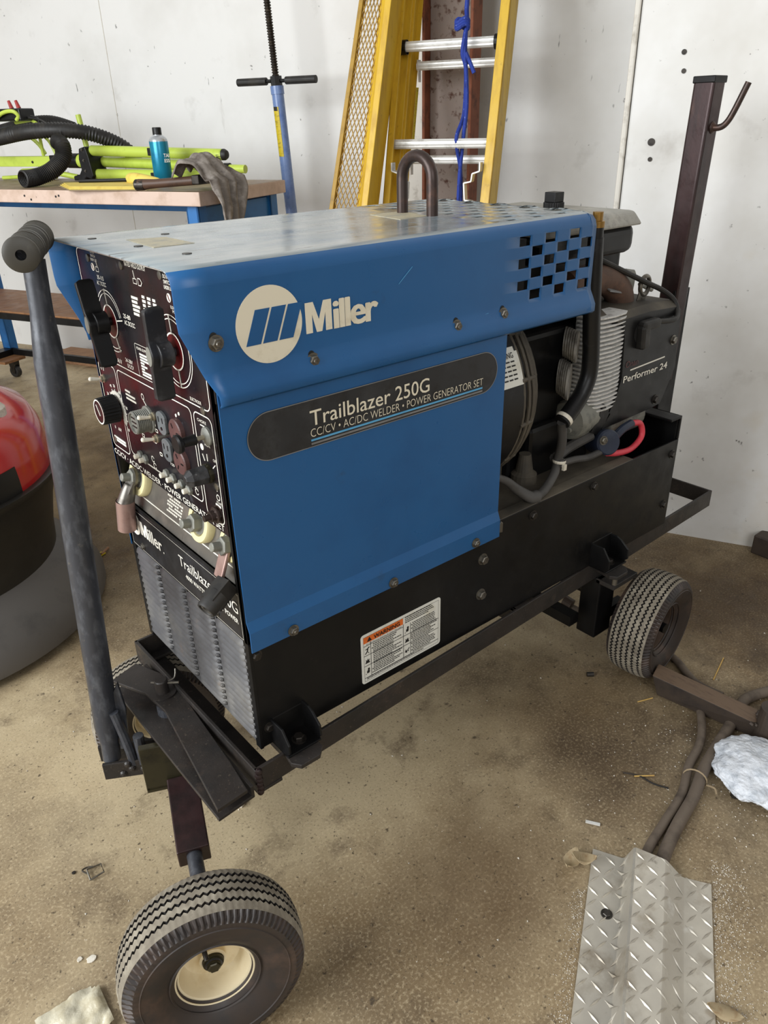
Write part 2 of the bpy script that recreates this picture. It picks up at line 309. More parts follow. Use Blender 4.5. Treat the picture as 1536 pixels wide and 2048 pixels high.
def ringpts(bm, O, X, Y, pts, w, h=.0006, mi=0):
    """outlined closed path as a flat band of width w"""
    O, X, Y = V(O), V(X), V(Y); Z = X.cross(Y).normalized(); n = len(pts)
    inn = []
    for i in range(n):
        a = V((*pts[i - 1], 0)); b = V((*pts[i], 0)); c = V((*pts[(i + 1) % n], 0))
        d = ((b - a).normalized() + (c - b).normalized()); d = d.normalized() if d.length > 1e-9 else V((1, 0, 0))
        inn.append((pts[i][0] - d.y * w, pts[i][1] + d.x * w))
    vo = [bm.verts.new(O + X * a + Y * b + Z * h) for a, b in pts]; vi = [bm.verts.new(O + X * a + Y * b + Z * h) for a, b in inn]
    fs = [bm.faces.new([vo[i], vo[(i + 1) % n], vi[(i + 1) % n], vi[i]]) for i in range(n)]
    setmi(fs, mi); return fs
def line(bm, O, X, Y, p, q, w, h=.0006, mi=0):
    d = V((q[0] - p[0], q[1] - p[1], 0)).normalized(); nx, ny = -d.y * w / 2, d.x * w / 2
    return flat(bm, O, X, Y, [(p[0] + nx, p[1] + ny), (p[0] - nx, p[1] - ny), (q[0] - nx, q[1] - ny), (q[0] + nx, q[1] + ny)], h, mi)
def arc(bm, O, X, Y, c, r, a0, a1, w, h=.0006, mi=0, n=28):
    O, X, Y = V(O), V(X), V(Y); Z = X.cross(Y).normalized(); A = []; Bq = []
    for k in range(n + 1):
        a = math.radians(a0 + (a1 - a0) * k / n)
        for rr, L in ((r - w / 2, A), (r + w / 2, Bq)): L.append(bm.verts.new(O + X * (c[0] + rr * math.cos(a)) + Y * (c[1] + rr * math.sin(a)) + Z * h))
    fs = [bm.faces.new([A[k], Bq[k], Bq[k + 1], A[k + 1]]) for k in range(n)]
    setmi(fs, mi); return fs
def disc(bm, O, X, Y, c, r, h=.0006, mi=0, n=40):
    return flat(bm, O, X, Y, [(c[0] + r * math.cos(2 * pi * k / n), c[1] + r * math.sin(2 * pi * k / n)) for k in range(n)], h, mi)
def text(bm, s, O, X, Y, x, y, height, width=None, bold=0.0, mi=0, h=.0007, align='LEFT', shear=0.0, res=3, spacing=1.0):
    """lettering lying on the plane O, X, Y with its baseline start at (x, y); height = capital height"""
    cu = bpy.data.curves.new('t', 'FONT'); cu.body = s; cu.size = 1.0; cu.offset = bold; cu.shear = shear; cu.resolution_u = res; cu.space_character = spacing
    ob = bpy.data.objects.new('t', cu)
    me = bpy.data.meshes.new_from_object(ob)
    bpy.data.objects.remove(ob); bpy.data.curves.remove(cu)
    if not me.vertices: return
    xs = [v.co.x for v in me.vertices]
    sx0, sx1 = min(xs), max(xs)
    k = height / 0.73
    kx = k if width is None else width / max(1e-6, sx1 - sx0)
    O, X, Y = V(O), V(X), V(Y); Z = X.cross(Y).normalized()
    ox = {'LEFT': -sx0, 'CENTER': -(sx0 + sx1) / 2, 'RIGHT': -sx1}[align]
    vs = [bm.verts.new(O + X * (x + (v.co.x + ox) * kx) + Y * (y + v.co.y * k) + Z * h) for v in me.vertices]
    for p in me.polygons:
        try: f = bm.faces.new([vs[i] for i in p.vertices]); f.material_index = mi
        except ValueError: pass
    bpy.data.meshes.remove(me)
def hexbolt(bm, p, nrm, r=.008, h=.006, washer=True, mi=0, stud=0.0, rot=0.0):
    d, s, u = frame_of(nrm); p = V(p)
    if washer: lathe(bm, p, d, [(0, 0), (r * 1.35, 0), (r * 1.35, .0012), (0, .0012)], 18, mi)
    s2 = s * math.cos(rot) + u * math.sin(rot)
    lathe(bm, p, d, [(0, .001), (r, .001), (r, h), (r * .82, h + .0012), (0, h + .0012)], 6, mi, ref=s2)
    if stud: lathe(bm, p, d, [(0, h), (r * .5, h), (r * .5, h + stud), (r * .4, h + stud + .001), (0, h + stud + .001)], 12, mi)
_meshcache = {}
def bolt_part(name, parent, p, nrm, r=.007, h=.005, mat=None, rot=None, stud=0.0):
    """a bolt as a part with its own object; equal bolts share one mesh"""
    key = (tuple(round(a, 3) for a in nrm), r, h, stud, mat.name)
    if key not in _meshcache:
        bm = B(); hexbolt(bm, (0, 0, 0), nrm, r, h, stud=stud); me = bpy.data.meshes.new(name)
        bm.to_mesh(me); bm.free(); me.materials.append(mat); _meshcache[key] = me
    o = bpy.data.objects.new(name, _meshcache[key]); COL.objects.link(o); o.parent = parent; o.location = V(p) - ORG[parent]; ORG[o] = V(p)
    return o
EX, EY, EZ = V((1, 0, 0)), V((0, 1, 0)), V((0, 0, 1))

# ------------------------------------------------------------------ the room
bm = B(); box(bm, -6, 8, -6, 8, -.1, 0)
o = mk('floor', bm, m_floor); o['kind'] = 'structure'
def wallbox(s0, s1, d0, d1, z0, z1):
    bm = B(); hexa(bm, [RW(s, d, z) for z in (z0, z1) for (s, d) in ((s0, d0), (s1, d0), (s1, d1), (s0, d1))]); return bm
o = mk('wall_left', wallbox(-5, 7, 2.575, 2.7, 0, 4.2), m_wall); o['kind'] = 'structure'
o = mk('wall_right', wallbox(-5, -.235, 1.531, 1.60, 0, 4.2), m_wall2); o['kind'] = 'structure'
# rolled edge strip that closes the right panel
bm = B(); beam(bm, RW(-.226, 1.545, 0), RW(-.226, 1.545, 4.2), .014, .045, N)
o = mk('trim_1', bm, m_trim, bevel=.004); o['kind'] = 'structure'
# white post on the left wall behind the ladder
bm = B(); beam(bm, RW(.745, 2.545, 0), RW(.745, 2.545, 4.2), .085, .06, N)
o = mk('trim_2', bm, m_trim, bevel=.004); o['kind'] = 'structure'
# fine joint between the sheets of the left wall
bm = B(); beam(bm, RW(2.34, 2.5738, 0), RW(2.34, 2.5738, 4.2), .0025, .0024, N)
o = mk('trim_3', bm, m_trim); o['kind'] = 'structure'
# screw holes of the right panel
for i, (s, z, r) in enumerate(((-.345, 1.295, .006), (-.350, 1.255, .0055), (-.295, 1.10, .009), (-.297, 1.06, .0055))):
    bm = B(); cyl(bm, RW(s, 1.532, z), RW(s, 1.529, z), r, 14)
    o = mk('wall_screw', bm, m_dkbolt); tag(o, ['upper dark screw hole near edge of right wall panel', 'dark screw hole just under the uppermost one on right panel', 'washer-headed screw beside the seam of right wall panel', 'lowest dark screw hole beside the seam of right panel'][i], 'screw')

# ------------------------------------------------------------------ the welder generator
WD, ZB, ZT, ZL = 0.41, 0.30, 0.515, 0.863
HT = 1.023
gen = emp('welder_generator', 'blue engine-driven welder generator with a black control face, standing on the angle iron cart', 'welder', (0.5, 0.2, ZB))
# black base tray
bm = B()
box(bm, .004, 1.113, .003, .009, ZB, ZT)                       # near side plate
box(bm, .004, 1.113, WD - .009, WD - .003, ZB, ZT)             # far side plate
box(bm, .006, 1.113, .009, WD - .009, ZB, ZB + .006)           # floor of the tray
box(bm, 1.107, 1.113, .009, WD - .009, ZB, .570)               # taller rear panel
box(bm, 1.070, 1.113, .003, WD - .003, .564, .570)             # its folded top flange
box(bm, 1.107, 1.113, .003, .009, ZT, .566)
base = mk('base_tray', bm, m_black, gen, bevel=.0015)
bm = B(); box(bm, .01, .94, .010, WD - .010, .505, .513); box(bm, .01, .94, .004, .03, ZT - .002, ZT + .001)
mk('engine_deck', bm, m_deck, gen, bevel=.001)
# front louver panel: four columns of pressed louvers
bm = B()
box(bm, .004, .010, .006, WD - .006, ZB + .002, .503)
ys = [.402, .304, .206, .108, .008]
for c in range(4):
    y1, y0 = ys[c] - .003, ys[c + 1] + .003
    for r in range(15):
        z = .315 + r * .0122
        # one louver: a bulged hood, open below, rounded ends
        pr = []
        nseg = 10
        for k in range(nseg + 1):
            t = k / nseg; y = y0 + (y1 - y0) * t
            b = min(1, min(t, 1 - t) * 9) ** .5
            pr.append([V((.004, y, z + .0105)), V((.004 - .0052 * b, y, z + .0055)), V((.004 - .0068 * b, y, z + .0012)), V((.004, y, z))])
        vv = [[bm.verts.new(q) for q in row] for row in pr]
        for k in range(nseg):
            for j in range(3): bm.faces.new([vv[k][j], vv[k][j + 1], vv[k + 1][j + 1], vv[k + 1][j]])
        # a raised bead at the near end of each louver
        for q in (0,):
            lathe(bm, (.003, y0 + .003, z + .004), (-1, 0, 0), [(.0042, 0), (.0038, .0022), (.0022, .0042), (0, .0048)], 8)
mk('louver_panel', bm, m_louv, gen, smooth=True)
# lower lettered panel
bm = B(); box(bm, .0005, .006, .006, WD - .006, .500, .585)
p = mk('lower_panel', bm, m_panel2, gen, bevel=.0008)
FO, FX, FY = V((.0005, 0, 0)), -EY, EZ          # front plane frame: X = -y, Y = z  (x coordinate = -y)
bm = B()
disc(bm, FO, FX, FY, (-.378, .552), .024)
for k in range(3):
    x0 = -.394 + k * .010
    flat(bm, FO, FX, FY, [(x0, .539), (x0 + .0075, .539), (x0 + .0125, .566), (x0 + .005, .566)], .001, 1)
flat(bm, FO, FX, FY, [(-.352, .538), (-.3453, .538), (-.3453, .554), (-.3405, .538), (-.3345, .538), (-.3297, .554), (-.3297, .538), (-.323, .538), (-.323, .564), (-.3315, .564), (-.3375, .5485), (-.3435, .564), (-.352, .564)])
for dx in (-.0006, 0, .0006): text(bm, 'iller', FO, FX, FY, -.320 + dx, .538, .026, .053, bold=.008, h=.0007 + dx * .1)
text(bm, '.', FO, FX, FY, -.264, .538, .02)
text(bm, 'Trailblazer 250G', FO, FX, FY, -.203, .545, .020, .185)
text(bm, '4000 WATTS AUXILIARY POWER', FO, FX, FY, -.186, .527, .0085, .165, bold=.01)
ringpts(bm, FO, FX, FY, [(-.398, .504), (-.012, .504), (-.012, .58), (-.398, .58)], .0008)
mk('panel_lettering', bm, [m_white, m_panel2], p, label='white lettering on black')
for y in (.355, .09): bolt_part('screw', p, (.0005, y, .512), (-1, 0, 0), .005, .003, m_bolt)

# recessed, leaning terminal panel
PT0, PT1 = V((.010, 0, .583)), V((.036, 0, .690))
TX = -EY; TY = (PT1 - PT0).normalized(); TZ = TX.cross(TY)
bm = B(); prism(bm, [PT0 + EY * .012, PT0 + EY * .398, PT1 + EY * .398, PT1 + EY * .012], -TZ * .004)
term = mk('terminal_panel', bm, m_term, gen)
bm = B()
line(bm, PT0, TX, TY, (-.392, .022), (-.02, .022), .0018)
# glyphs and the cautionary text block
for i in range(11):
    w = (.062 if i not in (2, 5) else .05) - (i * .0011)
    n = 8
    for k in range(n):
        if (k * 7 + i * 3) % 9 == 0: continue
        flat(bm, PT0, TX, TY, [(-.262 + k * w / n, .083 - i * .0052), (-.262 + (k + .82) * w / n, .083 - i * .0052), (-.262 + (k + .82) * w / n, .0858 - i * .0052), (-.262 + k * w / n, .0858 - i * .0052)])
text(bm, 'ELECTRIC SHOCK CAN', PT0, TX, TY, -.262, .090, .0036, .060)
text(bm, 'WORK', PT0, TX, TY, -.300, .077, .0045, .014)
for x0 in (-.312, -.185, -.072):
    line(bm, PT0, TX, TY, (x0, .092), (x0 + .022, .092), .0012); line(bm, PT0, TX, TY, (x0 + .006, .088), (x0 + .006, .098), .0012)
    line(bm, PT0, TX, TY, (x0 + .006, .098), (x0 + .022, .098), .0012)
for a in (-.222, -.214): line(bm, PT0, TX, TY, (a, .100), (a - .006, .112), .0016)
mk('panel_lettering', bm, m_white, term)
bm = B(); lathe(bm, PT0 + TX * -.085 + TY * .05 + TZ * .0005, TZ, [(.012, 0), (.011, .001), (0, .0012)], 24)
mk('blank_plug', bm, m_term, term)
def stud(yy, h, ring=.036, nut=.014):
    c = PT0 + EY * yy + TY * h
    bm = B()
    lathe(bm, c, TZ, [(ring, 0), (ring, .009), (ring * .93, .0125), (ring * .66, .0125), (ring * .63, .004), (0, .004)], 36)
    ins = mk('insulator', bm, m_insul, gen, smooth=True)
    bm = B(); lathe(bm, c + TZ * .004, TZ, [(ring * .55, 0), (ring * .55, .004), (nut * .6, .004), (nut * .6, .012), (0, .012)], 30)
    mk('washer', bm, m_copper, ins)
    bm = B(); hexbolt(bm, c + TZ * .010, TZ, nut, .014, washer=True, stud=.014, rot=.3)
    mk('terminal_nut', bm, m_startgrey, ins, bevel=.0008)
    return c
c1 = stud(.356, .058, .034); c2 = stud(.137, .058, .032); c3 = stud(.046, .058, .026)
# heavy copper lug on the left stud
bm = B()
t0 = c1 + TZ * .016
dn = (V((-.055, .004, -.085))).normalized()
prism(bm, [t0 + EY * .013, t0 - EY * .013, t0 - EY * .013 + dn * .028, t0 + EY * .013 + dn * .028], TZ * .005)
lathe(bm, t0 + TZ * .0025, TZ, [(0, -.0025), (.0155, -.0025), (.0155, .0025), (0, .0025)], 24)
b0 = t0 + dn * .026
tube(bm, [t0 + dn * .014 + TZ * .002, b0, b0 + V((-.008, .002, -.02))], .012, 14, rad=lambda t: .009 + .006 * t)
lug = mk('cable_lug', bm, m_tin, gen, smooth=True)
bm = B(); q0 = b0 + V((-.008, .002, -.016)); q1 = q0 + V((-.004, .006, -.055))
lathe(bm, q0, q1 - q0, [(.0155, 0), (.0155, .056), (.012, .056), (.012, .02), (0, .02)], 26)
mk('lug_barrel', bm, m_copper, lug, smooth=True)
# right stud: rubber booted connector pointing forward
bm = B()
k0 = c3 + TZ * .012
prism(bm, [k0 + V((0, .011, 0)), k0 + V((0, -.011, 0)), k0 + V((-.018, -.011, -.045)), k0 + V((-.018, .011, -.045))], TZ * .006)
con = mk('cable_lug', bm, m_copper, gen, bevel=.002)
bm = B()
a0 = V((-.006, .0255, .597)); a1 = V((-.060, .012, .571))
dd = (a1 - a0).normalized(); ss = dd.cross(EZ).normalized(); uu = ss.cross(dd)
prism(bm, [a0 + ss * .012 + uu * .013, a0 - ss * .010 + uu * .013, a0 - ss * .010 - uu * .015, a0 + ss * .012 - uu * .015], dd * .036)
lathe(bm, a0 + dd * .020, dd, [(.0145, 0), (.015, .026), (.0135, .029), (.011, .029), (.0095, .025), (.006, .025), (.006, .018), (0, .018)], 26)
mk('rubber_connector', bm, m_rubber, con, smooth=True, angle=30)
bm = B(); lathe(bm, a0 + dd * .0445, dd, [(.0098, 0), (.009, .003), (.0055, .003), (.005, -.010), (0, -.010)], 22)
mk('contact_sleeve', bm, m_tin, con, smooth=True)

# front uprights and an added black box keeping light out behind slots and terminals
for y0, y1, y2 in ((.0015, .010, .016), (WD - .0015, WD - .010, WD - .016)):
    bm = B(); box(bm, .0, .045, min(y0, y1), max(y0, y1), ZB + .2, ZL); box(bm, .0, .006, min(y0, y2), max(y0, y2), ZB, ZL + .03)
    mk('front_upright', bm, m_black, gen, bevel=.001)
bm = B(); box(bm, .075, .50, .012, WD - .012, .515, .985); box(bm, .50, .62, .06, WD - .03, .72, .985)
mk('inner_dark_box', bm, m_plastic, gen)

# control panel
bm = B()
prism(bm, [V((0, .408, .672)), V((0, .012, .672)), V((0, .012, .845)), V((0, .004, .858)), V((0, .004, 1.012)), V((0, .385, 1.016)), V((0, .402, 1.0))], EX * .005)
cp = mk('control_panel', bm, m_panel, gen, bevel=.0008)
PO = V((-.0002, 0, 0))
bm = B()
# framed fields
ringpts(bm, PO, FX, FY, rrect(-.396, -.018, .846, 1.008, .012), .0016)
ringpts(bm, PO, FX, FY, rrect(-.398, -.328, .692, .838, .010), .0016)
ringpts(bm, PO, FX, FY, rrect(-.322, -.076, .700, .838, .010), .0016)
ringpts(bm, PO, FX, FY, rrect(-.070, -.020, .686, .838, .010), .0016)
text(bm, 'CC/CV · AC/DC WELDER · POWER GENERATOR SET', PO, FX, FY, -.400, .6765, .0098, .376, bold=.004)
# range dial (left) and polarity dial (right)
D1, D2 = (-.306, .912), (-.098, .908)
for D in (D1, D2):
    disc(bm, PO, FX, FY, D, .0225, .0006, 1)
    arc(bm, PO, FX, FY, D, .0235, 0, 360, .0022, .0008)
for r in (.0395, .0445): arc(bm, PO, FX, FY, D1, r, 15, 172, .0013); arc(bm, PO, FX, FY, D1, r, 228, 300, .0013)
for r in (.0415, .0465): arc(bm, PO, FX, FY, D2, r, -88, 165, .0013); arc(bm, PO, FX, FY, D2, r, 200, 270, .0013)
for D, aa in ((D1, (97, 10, 168, 292)), (D2, (95, 275))):
    for a in aa:
        a = math.radians(a); line(bm, PO, FX, FY, (D[0] + .025 * math.cos(a), D[1] + .025 * math.sin(a)), (D[0] + .046 * math.cos(a), D[1] + .046 * math.sin(a)), .0017)
def wt(s, x, y, h, w=None, **k): text(bm, s, PO, FX, FY, x, y, h, w, **k)
wt('35-115', -.327, .9695, .006, .024, bold=.01); wt('AC DC/CC', -.332, .9615, .006, .034, bold=.01)
wt('25-80', -.252, .926, .0065, .024, bold=.01); wt('AC DC/CC', -.252, .917, .0065, .036, bold=.01)
wt('24-38V', -.275, .859, .006, .026, bold=.01); wt('DC/CV', -.270, .851, .006, .022, bold=.01)
wt('A/V', -.308, .851, .007, .018, bold=.01)
wt('250', -.368, .938, .006, .014, bold=.01)
wt('DO NOT', -.338, 1.0045, .0038, .017); wt('SWITCH', -.338, .9992, .0038, .017); wt('UNDER LOAD', -.341, .9939, .0038, .024)
wt('RATED WELD OUTPUT', -.216, 1.0005, .0058, .066, bold=.01)
wt('DO NOT', -.100, .999, .0048, .020, bold=.01); wt('SWITCH', -.100, .9925, .0048, .020, bold=.01); wt('UNDER LOAD', -.101, .986, .0048, .028, bold=.01)
wt('ELECTRODE', -.090, .9635, .004, .030); wt('POSITIVE', -.086, .9585, .004, .024)
wt('ELECTRODE', -.072, .851, .0045, .030)
for c, w in (((-.338, .985), .008), ((-.092, .976), .009)):
    disc(bm, PO, FX, FY, c, .0055); line(bm, PO, FX, FY, (c[0] - .002, c[1] + .004), (c[0] + .002, c[1] - .004), .002, .001, 1)
    ringpts(bm, PO, FX, FY, [(c[0] + .011, c[1] - .005), (c[0] + .022, c[1] - .005), (c[0] + .022, c[1] + .002), (c[0] + .011, c[1] + .002)], .0012); line(bm, PO, FX, FY, (c[0] + .018, c[1] + .002), (c[0] + .016, c[1] + .010), .0012)
ringpts(bm, PO, FX, FY, [(-.196, .980), (-.184, .980), (-.184, .987), (-.196, .987)], .0012); line(bm, PO, FX, FY, (-.190, .987), (-.192, .997), .0012)
ringpts(bm, PO, FX, FY, [(-.180, .979), (-.172, .979), (-.167, .984), (-.172, .989), (-.180, .989)], .0014)
# rating table (illegible rows are drawn as short strokes)
for r in range(6):
    y = .964 - r * .0055
    if r: flat(bm, PO, FX, FY, [(-.212, y), (-.188 - (r % 3) * .003, y), (-.188 - (r % 3) * .003, y + .0036), (-.212, y + .0036)])
    for c in range(3):
        x = -.176 + c * .0165
        flat(bm, PO, FX, FY, [(x, y), (x + .0085 + .002 * ((r + c) % 2), y), (x + .0085 + .002 * ((r + c) % 2), y + .0036), (x, y + .0036)])
wt('POWER OUTPUT', -.224, .887, .0042, .036)
ringpts(bm, PO, FX, FY, rrect(-.230, -.172, .846, .895, .003), .0006)
for r in range(8):
    y = .880 - r * .0042; w = (.03, .026, .03, .012, .02, .010, .030, .038)[r]
    flat(bm, PO, FX, FY, [(-.218, y), (-.218 + w, y), (-.218 + w, y + .0026), (-.218, y + .0026)])
# fine amperage field
line(bm, PO, FX, FY, (-.392, .829), (-.372, .829), .0013); line(bm, PO, FX, FY, (-.388, .822), (-.388, .829), .0013); line(bm, PO, FX, FY, (-.379, .822), (-.379, .829), .0013)
AC = (-.345, .766)
for k in range(46):
    a = math.radians(-42 + k * 200 / 45); r1 = .031 if k % 5 else .034
    line(bm, PO, FX, FY, (AC[0] + .019 * math.cos(a), AC[1] + .019 * math.sin(a)), (AC[0] + r1 * math.cos(a), AC[1] + r1 * math.sin(a)), .0012)
for s, a in (('20', 152), ('40', 112), ('50', 90), ('60', 58), ('80', 18), ('100', -42)):
    a = math.radians(a); wt(s, AC[0] + .039 * math.cos(a) - .003, AC[1] + .039 * math.sin(a) - .002, .005, .007, bold=.01)
wt('0', -.376, .727, .005, bold=.01); wt('A/V', -.362, .727, .006, .013, bold=.01)
for r in range(2): flat(bm, PO, FX, FY, [(-.388, .708 - r * .005), (-.342, .708 - r * .005), (-.342, .7115 - r * .005), (-.388, .7115 - r * .005)])
# remote field
for r, w in ((0, .018), (1, .034), (2, .036)): flat(bm, PO, FX, FY, [(-.300, .808 - r * .006), (-.300 + w, .808 - r * .006), (-.300 + w, .811 - r * .006), (-.300, .811 - r * .006)])
arc(bm, PO, FX, FY, (-.234, .815), .0042, 0, 360, .0014); line(bm, PO, FX, FY, (-.234, .810), (-.226, .803), .0014)
for q in ((-.212, .777), (-.207, .768), (-.262, .745), (-.219, .748), (-.205, .732)): ringpts(bm, PO, FX, FY, rrect(q[0], q[0] + .009, q[1], q[1] + .006, .002), .0014)
for q in ((-.126, .815), (-.116, .820), (-.112, .802)): disc(bm, PO, FX, FY, q, .0024)
for q in ((-.236, .716), (-.232, .706), (-.098, .722), (-.094, .712)): arc(bm, PO, FX, FY, q, .0045, 20, 340, .0013)
line(bm, PO, FX, FY, (-.262, .7), (-.180, .7), .0014)
wt('120', -.170, .728, .0045, .012); wt('V', -.150, .726, .0045)
# choke / engine field
wt('CHOKE', -.060, .826, .0042, .024)
line(bm, PO, FX, FY, (-.054, .822), (-.042, .822), .0014); line(bm, PO, FX, FY, (-.042, .822), (-.054, .810), .0014); line(bm, PO, FX, FY, (-.054, .810), (-.042, .810), .0014)
disc(bm, PO, FX, FY, (-.058, .790), .0045)
for a in (118, 90, 40, -52):
    a = math.radians(a); line(bm, PO, FX, FY, (-.047 + .017 * math.cos(a), .756 + .017 * math.sin(a)), (-.047 + .027 * math.cos(a), .756 + .027 * math.sin(a)), .0014)
arc(bm, PO, FX, FY, (-.030, .726), .004, 0, 360, .0013); wt('RUN', -.048, .795, .0042, .014); wt('OFF', -.030, .778, .0042, .010); wt('START', -.036, .716, .004, .015)
for r in range(3): flat(bm, PO, FX, FY, [(-.040, .712 - r * .006), (-.026, .711 - r * .006), (-.026, .7138 - r * .006), (-.040, .7148 - r * .006)])
mk('panel_lettering', bm, [m_white, m_darkred], cp, label='white printed lettering and dial rings')
# switch handles: long moulded paddles on a hub
def paddle(D, tilt, mat, L=.063):
    y, z = -D[0], D[1]
    bm = B(); cyl(bm, (0, y, z), (-.012, y, z), .006, 16); cyl(bm, (-.007, y, z), (-.026, y, z), .0165, 28)
    X = V((0, -math.cos(tilt), math.sin(tilt) * 1)); Yv = V((0, math.sin(tilt), math.cos(tilt)))
    # outline: slim blade with a round swelling at the hub
    out = []
    for k in range(41):
        t = -1 + 2 * k / 40; h = t * L
        w = .0042 if abs(h) > .019 else .0042 + .0062 * (.5 + .5 * math.cos(pi * h / .019))
        if abs(t) > .96: w *= math.sqrt(max(.08, 1 - ((abs(t) - .96) / .04) ** 2 * .85))
        out.append((w, h))
    pts = [(w, h) for w, h in out] + [(-w, h) for w, h in out[::-1]]
    c = V((-.009, y, z))
    fs_ = prism(bm, [c + X * a + Yv * b for a, b in pts], V((-.026, 0, 0)))
    for v_ in {v for f in fs_ for v in f.verts}:
        if abs((v_.co - c).dot(Yv)) > L * .985: v_.co.x += .007 if v_.co.x < -.02 else -.004
    h = mk('switch_handle', bm, mat, gen, bevel=.0012, smooth=True, angle=50)
    bm = B(); flat(bm, V((-.0351, y, z)), -EY, EZ, [(.0078 * math.cos(a * pi / 12), .0125 * math.sin(a * pi / 12)) for a in range(24)], .0006)
    mk('hub_cap', bm, m_startgrey, h)
paddle(D1, .33, m_plastic); paddle(D2, -.02, m_wornplastic, .060)
# toggles
def toggle(y, z, lean=V((-1, .1, .18))):
    bm = B(); lathe(bm, (0, y, z), (-1, 0, 0), [(0, 0), (.0068, 0), (.0068, .002), (.005, .002), (.005, .006), (0, .006)], 6 * 3)
    t = mk('toggle_switch', bm, m_cream_toggle, gen)
    bm = B(); p0 = V((-.006, y, z)); d = V(lean).normalized()
    tube(bm, [p0, p0 + d * .008, p0 + d * .0155], .003, 10, rad=lambda t: .0022 + .0014 * t); lathe(bm, p0 + d * .0152, d, [(.0036, 0), (.0030, .002), (0, .0034)], 10)
    mk('toggle_lever', bm, m_ivory, t, smooth=True)
toggle(.386, .808); toggle(.206, .792); toggle(.207, .758)
# ribbed amperage knob
bm = B(); y, z = .345, .770
KR = []
for k in range(72):
    a = 2 * pi * k / 72; KR.append((.0225 - (.0014 if k % 3 == 0 else 0)) )
a_, b_ = [], []
for k in range(72):
    a = 2 * pi * k / 72
    a_.append(bm.verts.new(V((-.004, y + KR[k] * math.cos(a), z + KR[k] * math.sin(a))))); b_.append(bm.verts.new(V((-.031, y + KR[k] * .95 * math.cos(a), z + KR[k] * .95 * math.sin(a)))))
for k in range(72): bm.faces.new([a_[k], a_[(k + 1) % 72], b_[(k + 1) % 72], b_[k]])
bm.faces.new(a_); bm.faces.new(b_[::-1]); cyl(bm, (0, y, z), (-.005, y, z), .008, 16)
bmesh.ops.recalc_face_normals(bm, faces=bm.faces)
kn = mk('amperage_knob', bm, m_plastic, gen, bevel=.0008)
bm = B(); arc(bm, V((-.0312, 0, 0)), FX, FY, (-y, z), .0188, 0, 360, .0022, .0006); line(bm, V((-.0312, 0, 0)), FX, FY, (-y - .008, z + .010), (-y + .003, z - .006), .0016)
mk('pointer_mark', bm, m_white, kn)
# threaded remote receptacle
bm = B(); prof = [(0, 0), (.0205, 0), (.0205, .003)]
for k in range(8): prof += [(.0155, .004 + k * .0026), (.0172, .0053 + k * .0026)]
prof += [(.016, .0255), (.0145, .0255), (.014, .0225), (0, .0225)]
lathe(bm, (0, .224, .783), (-1, 0, 0), prof, 32)
rc = mk('remote_receptacle', bm, m_startgrey, gen)
bm = B()
for i in range(-1, 2):
    for j in range(-2, 3): cyl(bm, (-.022, .224 + j * .0042, .783 + i * .0065), (-.0232, .224 + j * .0042, .783 + i * .0065), .0014, 8)
mk('contact_holes', bm, m_plastic, rc)
# duplex outlets
def outlet(y, z, mat, nm):
    bm = B()
    pts = []
    for k in range(40):
        a = 2 * pi * k / 40; pts.append((max(-.0135, min(.0135, .0175 * math.cos(a))), .0175 * math.sin(a)))
    flat(bm, V((0, y, z)), FX, FY, pts, .005)
    o = mk(nm, bm, mat, gen, bevel=.001)
    bm = B(); OO = V((-.005, y, z))
    for x in (-.006, .006): flat(bm, OO, FX, FY, [(x - .0009, .001), (x + .0009, .001), (x + .0009, .009), (x - .0009, .009)], .0006)
    disc(bm, OO, FX, FY, (0, -.008), .0028, .0006, n=14)
    mk('outlet_slots', bm, m_plastic, o)
outlet(.172, .792, m_outgrey, 'outlet'); outlet(.168, .752, m_outgrey, 'outlet')
def roundout(y, z):
    bm = B(); lathe(bm, (0, y, z), (-1, 0, 0), [(.0185, 0), (.0185, .006), (.017, .0075), (0, .0075)], 32)
    o = mk('round_outlet', bm, m_outbrown, gen)
    bm = B()
    for a in (0, 2.1, 4.2): line(bm, V((-.0075, y, z)), FX, FY, (.006 * math.cos(a), .006 * math.sin(a)), (.013 * math.cos(a), .013 * math.sin(a)), .0022)
    mk('outlet_slots', bm, m_plastic, o)
roundout(.124, .793); roundout(.124, .748)
# choke pull
bm = B(); lathe(bm, (0, .037, .811), (-1, 0, 0), [(0, 0), (.0125, 0), (.0125, .003), (.008, .006), (0, .006)], 24)
ck = mk('choke_pull', bm, m_startgrey, gen, smooth=True)
bm = B(); cyl(bm, (-.005, .037, .811), (-.022, .037, .811), .003, 12); mk('pull_rod', bm, m_cream_toggle, ck)
bm = B(); lathe(bm, (-.018, .037, .811), (-1, 0, 0), [(0, 0), (.0072, 0), (.0062, .017), (.0115, .020), (.0125, .0245), (.0105, .027), (0, .027)], 28)
mk('pull_knob', bm, m_plastic, ck, smooth=True)
# engine switch: faceted knob on a collar
bm = B(); lathe(bm, (0, .047, .756), (-1, 0, 0), [(0, 0), (.0135, 0), (.0135, .006), (0, .006)], 28)
es = mk('engine_switch', bm, m_olive, gen)
bm = B(); lathe(bm, (-.006, .047, .756), (-1, 0, 0), [(0, 0), (.0135, 0), (.0125, .022), (.0055, .030), (0, .030)], 8); mk('switch_knob', bm, m_wornplastic, es, bevel=.001)
